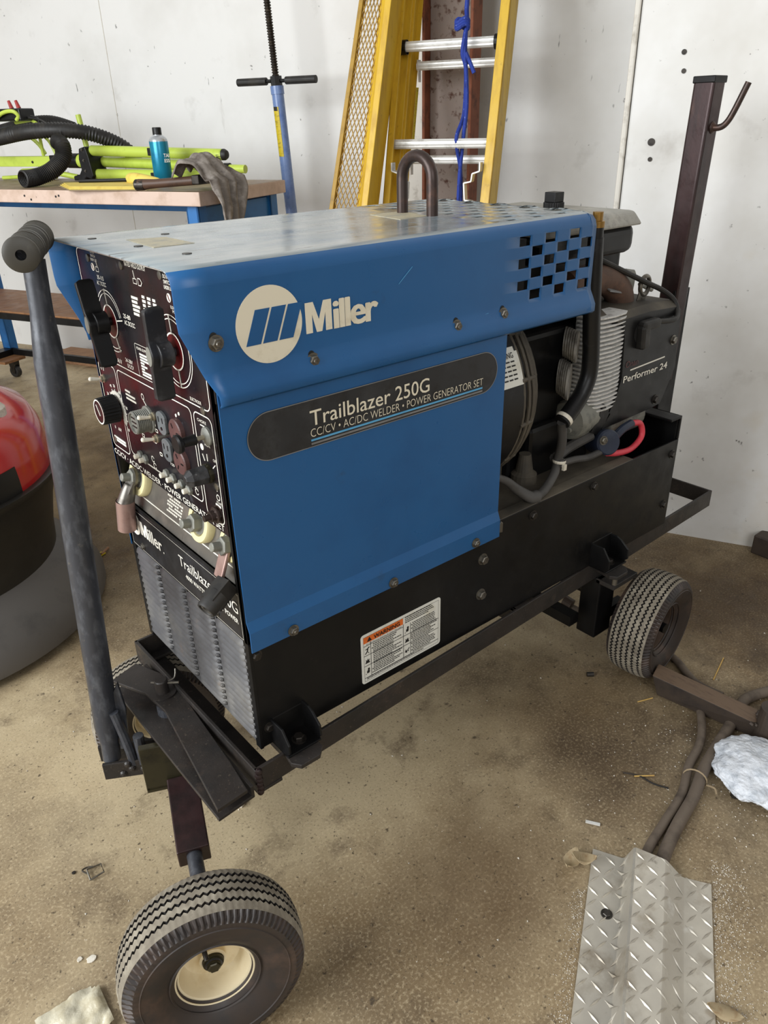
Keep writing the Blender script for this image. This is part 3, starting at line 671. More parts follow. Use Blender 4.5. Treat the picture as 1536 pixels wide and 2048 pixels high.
# push-button breakers: hex nut with an ivory button
for y, z in ((.280, .709), (.262, .708), (.188, .708), (.166, .708), (.139, .708), (.115, .708)):
    bm = B(); lathe(bm, (0, y, z), (-1, 0, 0), [(0, 0), (.0078, 0), (.0078, .005), (.0056, .0065), (0, .0065)], 6)
    br = mk('circuit_breaker', bm, m_startgrey, gen, bevel=.0006)
    bm = B(); lathe(bm, (-.006, y, z), (-1, 0, 0), [(.0040, 0), (.0040, .006), (.0035, .007), (0, .007)], 14); mk('reset_button', bm, m_ivory, br)
# ground stud
bm = B(); hexbolt(bm, (-.0005, .035, .700), (-1, 0, 0), .0095, .007, stud=0); lathe(bm, (-.005, .035, .700), (-1, 0, 0), [(0, 0), (.012, 0), (.012, .002), (.008, .003), (.008, .009), (.0045, .009), (.0045, .018), (0, .018)], 16)
mk('ground_stud', bm, m_rusthook, cp)
for y, z in ((.352, .996), (.229, .999), (.108, 1.001), (.385, .704), (.040, .844), (.03, .742)):
    bm = B(); lathe(bm, (0, y, z), (-1, 0, 0), [(.0058, 0), (.0055, .0018), (0, .003)], 16); mk('screw', bm, m_bolt, cp, smooth=True)

# blue hood: one bent sheet with a canopy front, flared lower lips and slots at the rear
slx = [.547 + .0305 * j for j in range(6)]
slz = [.994 - .0166 * r for r in range(6)]
sly = [.030 + .0345 * r for r in range(11)]
prof = []
def add(y, z, tag_=None): prof.append((y, z, tag_))
LIPO = .013
zcuts = []
for z in slz: zcuts += [z - .0073, z + .0073]
zcuts = sorted(zcuts)
far = [(WD + LIPO, ZL, None), (WD + LIPO, ZL + .012, None), (WD + LIPO * .6, ZL + .022, None), (WD + .001, ZL + .034, None)]
prof += far
for z in zcuts: add(WD, z)
add(WD, HT - .020); add(WD - .003, HT - .010); add(WD - .010, HT - .003); add(WD - .020, HT)
for y in sorted([yy + s * .0075 for yy in sly for s in (-1, 1)], reverse=True):
    if .02 < y < WD - .02: add(y, HT)
add(.020, HT); add(.010, HT - .003); add(.003, HT - .010); add(0, HT - .020)
for z in zcuts[::-1]: add(0, z)
prof += [(y - 0, z, None) for y, z in ((-.001, ZL + .034), (-LIPO * .6, ZL + .022), (-LIPO, ZL + .012), (-LIPO, ZL), (-LIPO + .004, ZL - .004))]
xs = [None, .012, .25, .5]
for x in slx: xs += [x - .0127, x + .0127]
xs += [.712, .724]
def xfront(z):
    zc, dfront = .956, -.036
    if z >= zc: return dfront
    return dfront * max(0, (z - .872) / (zc - .872))
bm = B(); grid = []
for (y, z, _) in prof:
    row = []
    for x in xs:
        zz, yy = z, y
        if x is None: xx = xfront(z)
        else: xx = x
        if x == .724 and z > HT - .025: zz = z - .003
        row.append(bm.verts.new((xx, yy, zz)))
    grid.append(row)
def ishole(i, j):
    y0, z0, _ = prof[i]; y1, z1, _ = prof[i + 1]
    if xs[j] is None: return False
    xc = (xs[j] + xs[j + 1]) / 2
    cx = [k for k, x in enumerate(slx) if abs(x - xc) < .004]
    if not cx: return False
    if abs(y0 - y1) < 1e-6 and (y0 in (0, WD)):
        rz = [k for k, z in enumerate(slz) if abs(z - (z0 + z1) / 2) < .002]
        return bool(rz) and (rz[0] + cx[0]) % 2 == 0 and not (cx[0] == 0 and rz[0] == 0 and False)
    if z0 == HT and z1 == HT:
        ry = [k for k, yy in enumerate(sly) if abs(yy - (y0 + y1) / 2) < .003 and abs(y0 - y1) < .02]
        return bool(ry) and (ry[0] + cx[0]) % 2 == 0
    return False
for i in range(len(prof) - 1):
    for j in range(len(xs) - 1):
        if ishole(i, j): continue
        f = bm.faces.new([grid[i][j], grid[i][j + 1], grid[i + 1][j + 1], grid[i + 1][j]])
        if min(prof[i][1], prof[i + 1][1]) > HT - .004: f.material_index = 1
bmesh.ops.recalc_face_normals(bm, faces=bm.faces)
if sum((f.normal.z * f.calc_area() for f in bm.faces)) < 0: bmesh.ops.reverse_faces(bm, faces=bm.faces)
hood = mk('hood', bm, [m_blue, m_bluetop], gen, smooth=True, angle=50)
so = hood.modifiers.new('solid', 'SOLIDIFY'); so.thickness = .0022; so.offset = -1
# side panels with a joggled lower edge
for nm, yy, sg in (('side_panel', 0.0, -1), ('side_panel', WD, 1)):
    bm = B(); pr = [(0.0006, .880), (0.0006, .540), (.007, .524), (.007, .491)]
    vs = [[bm.verts.new((x, yy + sg * a, z)) for x in (.001, .26, .515)] for a, z in pr]
    for i in range(3):
        for j in range(2): bm.faces.new([vs[i][j], vs[i + 1][j], vs[i + 1][j + 1], vs[i][j + 1]])
    bmesh.ops.recalc_face_normals(bm, faces=bm.faces)
    sp = mk(nm, bm, m_blue, gen); so = sp.modifiers.new('solid', 'SOLIDIFY'); so.thickness = .0018; so.offset = 0
bm = B()
for a, b, w in (((.085, .8845), (.128, .8885), .0016), ((.128, .8885), (.150, .884), .0010), ((.152, .889), (.40, .8895), .0006), ((.16, .876), (.23, .879), .0007), ((.41, .892), (.47, .897), .0007), ((.29, .965), (.315, .985), .0006), ((.09, .872), (.13, .8735), .0006)):
    line(bm, V((0, -.0009, 0)), EX, EZ, a, b, w, .0003)
mk('paint_scratches', bm, m_sky, hood)
for x, z in ((.006, .941), (.1405, .894), (.4, .894), (.501, .896)):
    bm = B(); flat(bm, V((0, -.0006, 0)), EX, EZ, [(x + .0058 * math.cos(a * pi / 10), z + .008 * math.sin(a * pi / 10)) for a in range(20)], .0004); mk('bolt_slot', bm, m_ink, hood)
# round logo and name on the hood
SX, SY = EX, EZ
SX, SY = EX, EZ
bm = B(); O = V((0, -.0004, 0))
disc(bm, O, SX, SY, (.083, .945), .047, .0006, 0, 64)
for k in range(3):
    x0 = .0475 + k * .0235
    flat(bm, O, SX, SY, [(x0, .924), (x0 + .0205, .924), (x0 + .0370, .9655), (x0 + .0165, .9655)], .0011, 1)
mk('round_emblem', bm, [m_cream, m_blue], hood, label='cream disc with three slanted blue bars')
bm = B()
def bigM(bm, O, X, Y, x, y, h, w, t):
    flat(bm, O, X, Y, [(x, y), (x + t, y), (x + t, y + h * .62), (x + w / 2 - t * .42, y), (x + w / 2 + t * .42, y), (x + w - t, y + h * .62), (x + w - t, y), (x + w, y), (x + w, y + h), (x + w - t * 1.25, y + h), (x + w / 2, y + h * .40), (x + t * 1.25, y + h), (x, y + h)], .0006)
bigM(bm, O, SX, SY, .1355, .924, .0385, .0405, .0098)
for k, dx in enumerate((-.0014, -.0007, 0, .0007, .0014)):
    text(bm, 'iller', O, SX, SY, .1795 + dx, .924 + (.0006 if k % 2 else 0), .0385, .0725, bold=.008, spacing=.9, h=.0006 + .00006 * k)
mk('hood_lettering', bm, m_cream, hood)
# charcoal capsule decal on the side panel
sidep = [c for c in gen.children if c.name.startswith('side_panel')][0]
O = V((0, -.0018, 0)); bm = B()
flat(bm, O, SX, SY, rrect(.0335, .4945, .771, .838, .0334, 16), .0006)
dec = mk('model_decal', bm, m_decal, gen)
O = V((0, -.0025, 0)); bm = B()
ringpts(bm, O, SX, SY, rrect(.0335, .4945, .771, .838, .0334, 16), .0012, .0002, 2)
text(bm, 'Trailblazer', O, SX, SY, .130, .8015, .0225, .140, bold=.004)
text(bm, '250G', O, SX, SY, .279, .8015, .0225, .067, bold=.004)
text(bm, 'CC/CV • AC/DC WELDER • POWER GENERATOR SET', O, SX, SY, .1295, .7855, .0125, .332, bold=-.012)
flat(bm, O, SX, SY, [(.130, .7795), (.461, .7795), (.461, .7822), (.130, .7822)], .0005, 1)
flat(bm, O, SX, SY, [(.130, .7745), (.461, .7745), (.461, .7772), (.130, .7772)], .0005, 2)
mk('decal_lettering', bm, [m_cream, m_sky, m_grey], dec)
# warning label on the base
O = V((0, .0025, 0)); bm = B(); flat(bm, O, SX, SY, rrect(.201, .380, .316, .4165, .006), .0006); lab = mk('warning_label', bm, m_paper, gen)
O = V((0, .0019, 0)); bm = B()
flat(bm, O, SX, SY, [(.206, .3985), (.292, .3985), (.292, .4105), (.206, .4105)], .0004, 1)
O2 = V((0, .0014, 0))
text(bm, 'WARNING', O2, SX, SY, .2275, .4005, .0082, .057, bold=.02, mi=0)
flat(bm, O2, SX, SY, [(.2135, .4005), (.2235, .4005), (.2185, .409)], .0003, 0)
ringpts(bm, O, SX, SY, [(.206, .3205), (.375, .3205), (.375, .4115), (.206, .4115)], .0006)
for x in (.2925, .221, .309): line(bm, O, SX, SY, (x, .3275), (x, .398 if x < .3 else .394), .0006)
for y in (.373, .352, .3275): line(bm, O, SX, SY, (.206, y), (.375, y), .0005)
line(bm, O, SX, SY, (.206, .393), (.292, .393), .0005)
rnd = random.Random(3)
def strokes(x0, x1, y0, y1, dy, hh=.0016):
    y = y1
    while y > y0:
        x = x0 + (0 if rnd.random() < .2 else .003); e = x1 - rnd.random() * (x1 - x0) * .35
        while x < e:
            w = rnd.uniform(.002, .006); w = min(w, e - x)
            flat(bm, O, SX, SY, [(x, y), (x + w, y), (x + w, y + hh), (x, y + hh)], .0003); x += w + .0009
        y -= dy
text(bm, 'Do Not Remove, Destroy, Or Cover This Label', O, SX, SY, .212, .3945, .0026, .076)
strokes(.223, .290, .329, .389, .0036); strokes(.3105, .373, .329, .391, .0036); strokes(.294, .373, .396, .409, .0036); strokes(.208, .372, .3215, .326, .0026, .0013)
# pictograms: falling figure, flames, face with visor, moving parts
def pic(cx, cy, kind):
    P = lambda *pts: flat(bm, O, SX, SY, [(cx + a * .001, cy + b * .001) for a, b in pts], .0005)
    if kind == 0:
        disc(bm, O, SX, SY, (cx + .003, cy + .006), .0012, .0005, 0, 12); P((-4, 3), (1, 3.5), (5, 6), (5, 7), (0, 5), (-4, 4)); P((0, 4), (2, 3.5), (1, -2), (-4, -6), (-5, -5), (-1, -1)); P((0, -1), (1, -2), (4, -5), (3, -6))
    elif kind == 1:
        P((-5, -4), (5, -4), (3, 0), (5, 3), (2, 1), (1, 5), (-1, 1), (-4, 4), (-3, 0))
    elif kind == 2:
        disc(bm, O, SX, SY, (cx + .002, cy + .005), .0022, .0005, 0, 14); P((-2, -3), (3, -3), (4, 2), (0, 3), (-2, 1)); P((-5, -5), (-3, -4), (-4, -3))
    else:
        P((-5, -2), (-3, 3), (-1, 0), (0, -4), (-3, -4)); P((0, 0), (5, 5), (5, 3), (2, 0), (4, -3), (1, -2))
for i, (x, y) in enumerate(((.2135, .382), (.2135, .361), (.2135, .339), (.301, .382), (.301, .361), (.301, .339))): pic(x, y, (0, 1, 2, 2, 1, 3)[i])
mk('label_print', bm, [m_ink, m_orange], lab)
# bolts of the near side
for x, z in ((.008, .936), (.142, .889), (.401, .889), (.502, .891)): bolt_part('hood_bolt', gen, (x, -.001, z), (0, -1, 0), .0075, .006, m_bolt, stud=.002)
for x, z in ((.071, .499), (.264, .500), (.453, .502)): bolt_part('panel_bolt', gen, (x, -.0085, z), (0, -1, 0), .0068, .0055, m_bolt, stud=.002)
for x, z in ((.485, .451), (.483, .376)): bolt_part('base_bolt', gen, (x, .003, z), (0, -1, 0), .0085, .008, m_bolt)
for x, z in ((.012, .476), (.009 + .01, .335)): bolt_part('base_bolt', gen, (x, .003, z), (0, -1, 0), .0068, .005, m_dkbolt)
for x, z in ((.619, .494), (.806, .495), (1.093, .483), (1.091, .358)): bolt_part('base_bolt', gen, (x, .003, z), (0, -1, 0), .0075, .006, m_dkbolt)
bm = B(); prism(bm, [V((.516, -.006, .497)), V((.526, -.006, .495)), V((.526, -.006, .514)), V((.521, -.006, .519)), V((.515, -.006, .514))], EY * .012)
mk('panel_latch', bm, m_bolt, gen, bevel=.001)
# lifting hook and stickers on the top
hx, hy0, hy1, htop = .506, .166, .240, 1.112
bm = B(); pth = [V((hx, hy0, HT - .02)), V((hx, hy0, 1.075))]
for k in range(13):
    a = pi * k / 12; pth.append(V((hx, (hy0 + hy1) / 2 - math.cos(a) * (hy1 - hy0) / 2, 1.078 + math.sin(a) * .034)))
pth += [V((hx, hy1, 1.075)), V((hx, hy1, HT - .02))]
tube(bm, pth, .0095, 16, smooth=False); mk('lifting_hook', bm, m_rusthook, gen, smooth=True)
bm = B(); flat(bm, V((0, 0, HT)), EX, EY, [(.028, .180), (.085, .178), (.085, .266), (.034, .284)], .0006); mk('worn_sticker', bm, m_sticker, hood, label='pale worn sticker near front of top')
bm = B(); flat(bm, V((0, 0, HT)), EX, EY, [(.436, .164), (.500, .169), (.518, .256), (.450, .258)], .0006); mk('worn_sticker', bm, m_sticker, hood, label='pale worn sticker beside the lifting hook')
for x, y in ((.005, .335), (.02, .21), (.035, .10), (.10, .30)):
    bm = B(); flat(bm, V((0, 0, HT)), EX, EY, [(x + .006 * math.cos(a * pi / 8), y + .006 * math.sin(a * pi / 8)) for a in range(16)], .0008); mk('top_screw', bm, m_dkbolt, hood)

# ------------------------------------------------------------------ engine of the generator, seen under the rear of the hood
bm = B(); lathe(bm, (.46, .205, .712), EX, [(0, 0), (.188, 0), (.188, .134), (.172, .140), (0, .140)], 64)
fan = mk('generator_shroud', bm, m_plastic, gen, smooth=True)
bm = B()
for i, (x, r) in enumerate(((.592, .186), (.606, .186), (.620, .183), (.634, .176), (.648, .165))):
    tube(bm, [V((x, .205 + r * math.cos(a * 2 * pi / 48), .712 + r * math.sin(a * 2 * pi / 48))) for a in range(49)], .0035, 6, smooth=False, cap=False)
for k in range(14):
    a = 2 * pi * k / 14 + .2
    tube(bm, [V((x, .205 + r * math.cos(a), .712 + r * math.sin(a))) for x, r in ((.588, .186), (.620, .183), (.650, .163), (.652, .12))], .0045, 6, smooth=False)
mk('fan_guard', bm, m_deck, gen, smooth=True)
bm = B(); lathe(bm, (.588, .205, .712), EX, [(.160, 0), (.160, .05), (.11, .058), (0, .058)], 48); mk('fan_rotor', bm, m_black, gen, smooth=True)
# white caution sticker wrapped round the shroud
bm = B()
def onsh(x, a, r=.1888): return V((x, .205 - r * math.cos(a), .712 + r * math.sin(a)))
for k in range(8):
    a0, a1 = .22 + k * .045, .22 + (k + 1) * .045
    x1 = .590 if k < 7 else .584
    bm.faces.new([bm.verts.new(onsh(.520, a0)), bm.verts.new(onsh(x1, a0)), bm.verts.new(onsh(x1, a1)), bm.verts.new(onsh(.520, a1))])
bmesh.ops.recalc_face_normals(bm, faces=bm.faces)
cs = mk('caution_sticker', bm, m_paper, gen)
bm = B(); a = .50; OO = onsh(0, a, .1893); YY = V((0, math.sin(a), math.cos(a)))
text(bm, 'WARNING', OO, EX, YY, .527, -.004, .010, .050, bold=.01)
for r in range(5):
    OO2 = onsh(0, .44 - r * .04, .1893); a = .44 - r * .04
    for k in range(4): flat(bm, OO2, EX, V((0, math.sin(a), math.cos(a))), [(.532 + k * .012, 0), (.541 + k * .012, 0), (.541 + k * .012, .0025), (.532 + k * .012, .0025)], .0003)
mk('sticker_print', bm, m_ink, cs)
# crankcase, cylinder barrels with fins
bm = B(); box(bm, .66, .98, .11, .36, .515, .80); box(bm, .70, .90, .09, .38, .50, .62); lathe(bm, (.65, .205, .70), EX, [(0, 0), (.11, 0), (.11, .07), (0, .07)], 28)
mk('engine_block', bm, m_black, gen, bevel=.01)
bm = B()
for k in range(23):
    z = .815 - k * .0086
    cutr = .935 if z > .64 else .935 - (.64 - z) * .9
    x0 = .832 if z > .66 else .832 + (.66 - z) * .5
    pts = [(x0, .10), (x0, .058)] + [(x0 + (cutr - x0) * t, .050 - .006 * math.sin(pi * t * 1.0)) for t in (.15, .5, .85)] + [(cutr, .056), (cutr, .10)]
    prism(bm, [V((x, y + .004, z)) for x, y in pts], V((0, -.002, .0042)))
box(bm, .84, .93, .075, .11, .62, .815)
mk('cooling_fins', bm, m_alu, gen, bevel=.001)
bm = B()
for k in range(6):
    lathe(bm, (.800 + k * .0035, .075 + k * .008, .768), V((.6, -1, 0)), [(0, 0), (.03, 0), (.03, .004), (0, .004)], 20)
    lathe(bm, (.785 + k * .0045, .075 + k * .008, .702), V((.6, -1, 0)), [(0, 0), (.036, 0), (.036, .004), (0, .004)], 20)
mk('intake_fins', bm, m_dirtyalu, gen, smooth=True)
# black cowling with its rounded shoulder
face = [(.878, .800), (.893, .803), (.912, .795), (.923, .770), (.931, .684), (.922, .653), (.902, .617), (.882, .584), (1.055, .588), (1.092, .592), (1.108, .622), (1.132, .666), (1.126, .720), (1.123, .775), (1.120, .792), (1.105, .802), (1.00, .808), (.92, .806)]
bm = B()
f1 = [bm.verts.new((x, .05, z)) for x, z in face]; bm.faces.new(f1)
f2 = [bm.verts.new((x, .064, z + (.012 if z > .78 else 0))) for x, z in face]
f3 = [bm.verts.new((x, .34, z + (.010 if z > .78 else 0))) for x, z in face]
n = len(face)
for A, Bq in ((f1, f2), (f2, f3)):
    for i in range(n): bm.faces.new([A[i], A[(i + 1) % n], Bq[(i + 1) % n], Bq[i]])
bm.faces.new(f3)
bmesh.ops.recalc_face_normals(bm, faces=bm.faces)
for f in bm.faces:
    if f.normal.z > .6: f.material_index = 1
cow = mk('engine_cowling', bm, [m_plastic, m_deck], gen, bevel=.004, smooth=True)
O = V((0, .0498, 0)); bm = B()
text(bm, 'Onan', O, SX, SY, .938, .703, .014, .044, mi=1)
text(bm, 'Performer 24', O, SX, SY, .936, .672, .0145, .160, bold=.012)
line(bm, O, SX, SY, (.957, .695), (1.082, .699), .0028)
mk('cowling_lettering', bm, [m_white, m_darkred], cow)
bolt_part('cowling_bolt', cow, (1.106, .05, .731), (0, -1, 0), .008, .006, m_bolt); bolt_part('cowling_bolt', cow, (1.068, .05, .606), (0, -1, 0), .008, .006, m_dkbolt)
bm = B(); prism(bm, [V((.868, .05, .575)), V((.905, .05, .612)), V((.88, .05, .64)), V((.845, .05, .588))], EY * .01); mk('cowling_tab', bm, m_plastic, cow)
bm = B(); disc(bm, V((0, .0497, 0)), SX, SY, (.975, .770), .021, .0004, 0, 24); mk('boot_opening', bm, m_ink, cow)
bm = B(); obox(bm, (.977, .043, .762), (.1, 0, -1), (1, 0, .1), (0, 1, 0), .05, .026, .022); beam(bm, (.965, .043, .784), (1.022, .042, .785), .022, .020)
sb = mk('spark_plug_boot', bm, m_rubber, gen, bevel=.006)
bm = B(); tube(bm, [(1.018, .042, .786), (1.07, .036, .782), (1.098, .045, .788), (1.105, .06, .812), (1.08, .075, .835), (1.03, .09, .858), (.93, .12, .905), (.87, .15, .935)], .0055, 10); mk('ignition_lead', bm, m_rubber, sb, smooth=True)
# lifting bracket in bright plate, second one behind
bm = B(); box(bm, .985, 1.040, .085, .115, .812, .8155); beam(bm, (1.040, .10, .814), (1.046, .10, .834), .028, .0035, EY)
rc_ = V((1.050, .10, .846)); tube(bm, [rc_ + V((.016 * math.cos(a * pi / 12), 0, .019 * math.sin(a * pi / 12))) for a in range(25)], .0048, 8, smooth=False, cap=False)
mk('lifting_bracket', bm, m_bolt, gen, bevel=.001)
bm = B(); prism(bm, [V((.835, .062, .818)), V((.915, .062, .812)), V((.915, .21, .822)), V((.835, .21, .828))], EZ * .004); mk('cylinder_cover', bm, m_deck, gen, bevel=.002)
bm = B(); prism(bm, [V((1.06, .16, .79)), V((1.10, .16, .79)), V((1.108, .16, .855)), V((1.10, .16, .865)), V((1.075, .16, .862))], EY * .025); cyl(bm, (1.108, .15, .835), (1.16, .15, .815), .005, 10)
mk('support_bracket', bm, m_startgrey, gen, bevel=.002)
# exhaust elbow
bm = B(); tube(bm, [(.84, .14, .868), (.90, .135, .874), (.955, .13, .866), (.995, .125, .835), (1.008, .13, .79)], .030, 20, 8); mk('exhaust_elbow', bm, m_exh, gen, smooth=True)
bm = B(); prism(bm, [V((.93, .10, .85)), V((1.0, .10, .835)), V((1.0, .16, .86)), V((.93, .16, .88))], V((0, 0, .003))); mk('heat_shield', bm, m_grey, gen)
# fuel tank: black body, pale lid, cap
bm = B()
box(bm, .66, .928, .055, .345, .930, .984)
tk = mk('fuel_tank', bm, m_plastic, gen, bevel=.018, seg=4)
bm = B(); o4 = [(.655, .045), (.935, .045), (.935, .350), (.655, .350)]
hexa(bm, [V((x, y, .980)) for x, y in o4] + [V((x, y, 1.006)) for x, y in ((.665, .060), (.922, .060), (.922, .335), (.665, .335))]); mk('tank_lid', bm, m_tanktop, tk, bevel=.008, seg=3)
bm = B()
A, Bq = [], []
for k in range(56):
    a = 2 * pi * k / 56; r = .020 - (.0015 if k % 2 else 0)
    A.append(bm.verts.new((.845 + r * math.cos(a), .190 + r * math.sin(a), 1.004))); Bq.append(bm.verts.new((.845 + r * math.cos(a), .190 + r * math.sin(a), 1.018)))
for k in range(56): bm.faces.new([A[k], A[(k + 1) % 56], Bq[(k + 1) % 56], Bq[k]])
bm.faces.new(Bq); bm.faces.new(A[::-1]); box(bm, .832, .858, .177, .203, 1.018, 1.036)
bmesh.ops.recalc_face_normals(bm, faces=bm.faces)
mk('fuel_cap', bm, m_plastic, tk, bevel=.001)
bm = B(); box(bm, .70, 1.10, .195, .34, .80, .935); mk('air_cleaner', bm, m_black, gen, bevel=.015)
# oil filler tube with brass cap
bm = B(); tube(bm, [(.7665, .030, 1.0), (.7665, .030, .985), (.768, .030, .965)], .012, 18, rad=lambda t: .0125); tube(bm, [(.767, .030, .975), (.770, .030, .92), (.779, .030, .83), (.789, .030, .745), (.780, .030, .705), (.752, .030, .672), (.718, .03, .648)], .0155, 18, rad=lambda t: .0135 + .0025 * min(1, t * 3))
ft = mk('oil_filler_tube', bm, m_plastic, gen, smooth=True)
bm = B(); lathe(bm, (.7665, .030, .992), EZ, [(0, 0), (.0128, 0), (.0128, .010), (.009, .011), (.009, .025), (0, .025)], 24); mk('filler_cap', bm, m_brass, ft)
bm = B(); lathe(bm, (.722, .03, .651), V((.034, 0, .024)), [(.0162, 0), (.0175, .002), (.0175, .006), (.0162, .008)], 20); mk('cable_tie', bm, m_ivory, ft)
# starter motor, solenoid and cables
bm = B(); lathe(bm, (.800, .085, .612), V((1, .1, 0)), [(0, 0), (.012, 0), (.02, .004), (.038, .008), (.042, .016), (.042, .16), (0, .16)], 36)
cyl(bm, (.802, .072, .598), (.796, .072, .598), .006, 12)
st = mk('starter_motor', bm, m_startgrey, gen, smooth=True)
bm = B(); lathe(bm, (.880, .030, .562), V((-.35, -.85, .25)), [(0, -.05), (.027, -.05), (.027, .0), (.024, .004), (0, .004)], 32); sol = mk('starter_solenoid', bm, m_navy, gen, smooth=True)
bm = B(); hexbolt(bm, (.856, .026, .574), V((-.35, -1, .2)), .007, .006); mk('terminal_nut', bm, m_bolt, sol)
bm = B(); tube(bm, [(.880, .03, .538), (.915, .028, .529), (.965, .028, .525), (1.002, .030, .543), (.998, .035, .572), (.962, .035, .581)], .0065, 12); rcab = mk('battery_cable', bm, m_red, gen, smooth=True)
bm = B(); tube(bm, [(.965, .035, .581), (.93, .035, .575), (.90, .035, .560)], .009, 10); mk('insulated_terminal', bm, m_navy, rcab, smooth=True)
bm = B(); cyl(bm, (.93, .10, .57), (1.06, .10, .57), .040, 28); mk('oil_filter', bm, m_startgrey, gen, bevel=.006)
bm = B(); tube(bm, [(.718, .030, .648), (.738, .04, .60), (.742, .05, .556), (.715, .035, .540), (.672, .02, .526), (.638, .012, .524)], .009, 12); mk('drain_hose', bm, m_sleeve, gen, smooth=True)
bm = B(); tube(bm, [(.735, .04, .553), (.79, .045, .545), (.83, .04, .54), (.87, .035, .545)], .007, 10); tube(bm, [(.745, .06, .555), (.80, .07, .56), (.86, .06, .575)], .011, 10); mk('wire_harness', bm, m_sleeve, gen, smooth=True)
bm = B(); lathe(bm, (.741, .045, .556), V((.1, 0, 1)), [(.0125, -.003), (.0138, 0), (.0125, .003)], 16); obox(bm, (.739, .030, .548), EX, EY, EZ, .008, .006, .012); mk('cable_tie', bm, m_ivory, gen)
bm = B(); tube(bm, [(.545, .04, .585), (.575, .035, .568), (.60, .03, .545), (.622, .015, .527), (.638, .012, .524)], .010, 12, rad=lambda t: .006 + .007 * t); mk('wire_sleeve', bm, m_sleeve, gen, smooth=True)
bm = B(); lathe(bm, (.690, .09, .513), EZ, [(0, 0), (.026, 0), (.026, .018), (.018, .024), (.012, .06), (0, .06)], 18); mk('engine_mount', bm, m_deck, gen)
bm = B(); box(bm, .62, .66, .12, .30, .513, .60); box(bm, .86, .90, .12, .30, .513, .56); mk('mounting_feet', bm, m_deck, gen, bevel=.004)

# ------------------------------------------------------------------ the cart
cart = emp('welder_cart', 'black angle iron cart with T-handle, upright post and four pneumatic wheels, carrying the blue welder', 'cart', (0.6, 0.2, 0.0))
FN, RN, FF, RF = V((-.030, -.030, 0)), V((1.359, .021, 0)), V((-.036, .401, 0)), V((1.345, .452, 0))
def rail(a, b, inner, z0=.258, z1=.300, flange=0.0, t=.006):
    d = (b - a).normalized(); n = V(inner); n = (n - d * n.dot(d)).normalized()
    bm = B()
    hexa(bm, [p + V((0, 0, z)) for z in (z0, z1) for p in (a, b, b + n * t, a + n * t)])
    if flange: hexa(bm, [p + V((0, 0, z)) for z in (z0, z0 + t) for p in (a, b, b + n * flange, a + n * flange)])
    bmesh.ops.recalc_face_normals(bm, faces=bm.faces)
    return mk('frame_rail', bm, m_frame, cart, bevel=.0012)
rail(FN, RN, EY, .256, .300); rail(FF, RF, -EY, flange=.03); rail(FN, FF, EX, .250, .300, flange=.045); rail(RN, RF, -EX, .258, .300, flange=.0)
for x in (.055, .60, 1.06):
    y0, y1 = -.03 + .051 * (x + .03) / 1.389 + .004, .401 + .051 * (x + .03) / 1.389 - .004
    bm = B(); box(bm, x - .02, x + .02, y0, y1, .292, .2985); box(bm, x - .02, x - .014, y0, y1, .262, .2985)
    mk('cross_member', bm, m_frame, cart, bevel=.001)
bm = B()
for k in range(6): lathe(bm, FN + V((.004 + .001 * (k % 2), -.001, .256 + k * .008)), V((-.3, -1, .2)), [(0, -.004), (.006, -.002), (.005, .003), (0, .005)], 10)
mk('weld_bead', bm, m_post, cart, smooth=True)
# stake pockets welded on the near rail
def pocket(x, y, w, h, tall):
    bm = B(); t = .004
    for xx, hh in ((x, h), (x + w - t, tall)):
        pts = [(y + .052, .300), (y + .010, .300), (y, .310), (y, .300 + hh * .55), (y + .018, .300 + hh), (y + .052, .300 + hh)]
        if xx > x: pts = [(y + .052, .300), (y + .012, .300), (y, .312), (y + .002, .300 + hh * .62), (y + .022, .300 + hh * .92), (y + .032, .300 + hh), (y + .052, .300 + hh)]
        prism(bm, [V((xx, a, b)) for a, b in pts], EX * t)
    box(bm, x, x + w, y + .004, y + .052, .299, .303); box(bm, x, x + w, y + .048, y + .052, .299, .300 + h)
    pk = mk('stake_pocket', bm, m_black, cart, bevel=.0012)
    bolt_part('pocket_bolt', pk, (x + w * .55, y + .026, .303), EZ, .009, .007, m_dkbolt)
    bm = B(); prism(bm, [V((a, b, .292)) for a, b in ((x + .004, y + .03), (x - .002, y - .006), (x + .008, y - .020), (x + .042, y - .020), (x + .056, y - .006), (x + .056, y + .03))], V((0, 0, .008)))
    mk('pocket_pad', bm, m_frame, pk, bevel=.001)
    return pk
pocket(.022, -.046, .062, .048, .052)
pk2 = pocket(.822, -.046, .072, .056, .054)
bm = B(); cyl(bm, (.842, -.052, .270), (.842, -.052, .294), .0055, 12); mk('pocket_stud', bm, m_bolt, pk2)
# front draw bracket: web with V-notched top plate and straight bottom plate
bm = B()
prism(bm, [V((x, y, .284)) for x, y in ((-.110, .330), (-.057, .348), (-.034, .290), (-.032, .19), (-.045, .02), (-.053, -.045), (-.105, -.049), (-.072, .195), (-.078, .258))], V((0, 0, .007)))
prism(bm, [V((x, y, .262)) for x, y in ((-.108, .330), (-.040, .345), (-.040, -.040), (-.104, -.046))], V((0, 0, .006)))
box(bm, -.046, -.040, -.04, .340, .266, .286)
mk('draw_bracket', bm, m_frame, cart, bevel=.0012)
bm = B(); cyl(bm, (-.060, .215, .15), (-.060, .215, .284), .017, 24); mk('king_pin_tube', bm, m_tube, cart)
bm = B(); lathe(bm, (-.054, .240, .291), EZ, [(0, 0), (.0235, 0), (.0235, .0025), (.0115, .0025), (.0115, .026), (.010, .028), (0, .028)], 26)
pin = mk('king_pin', bm, m_frame, cart, smooth=True)
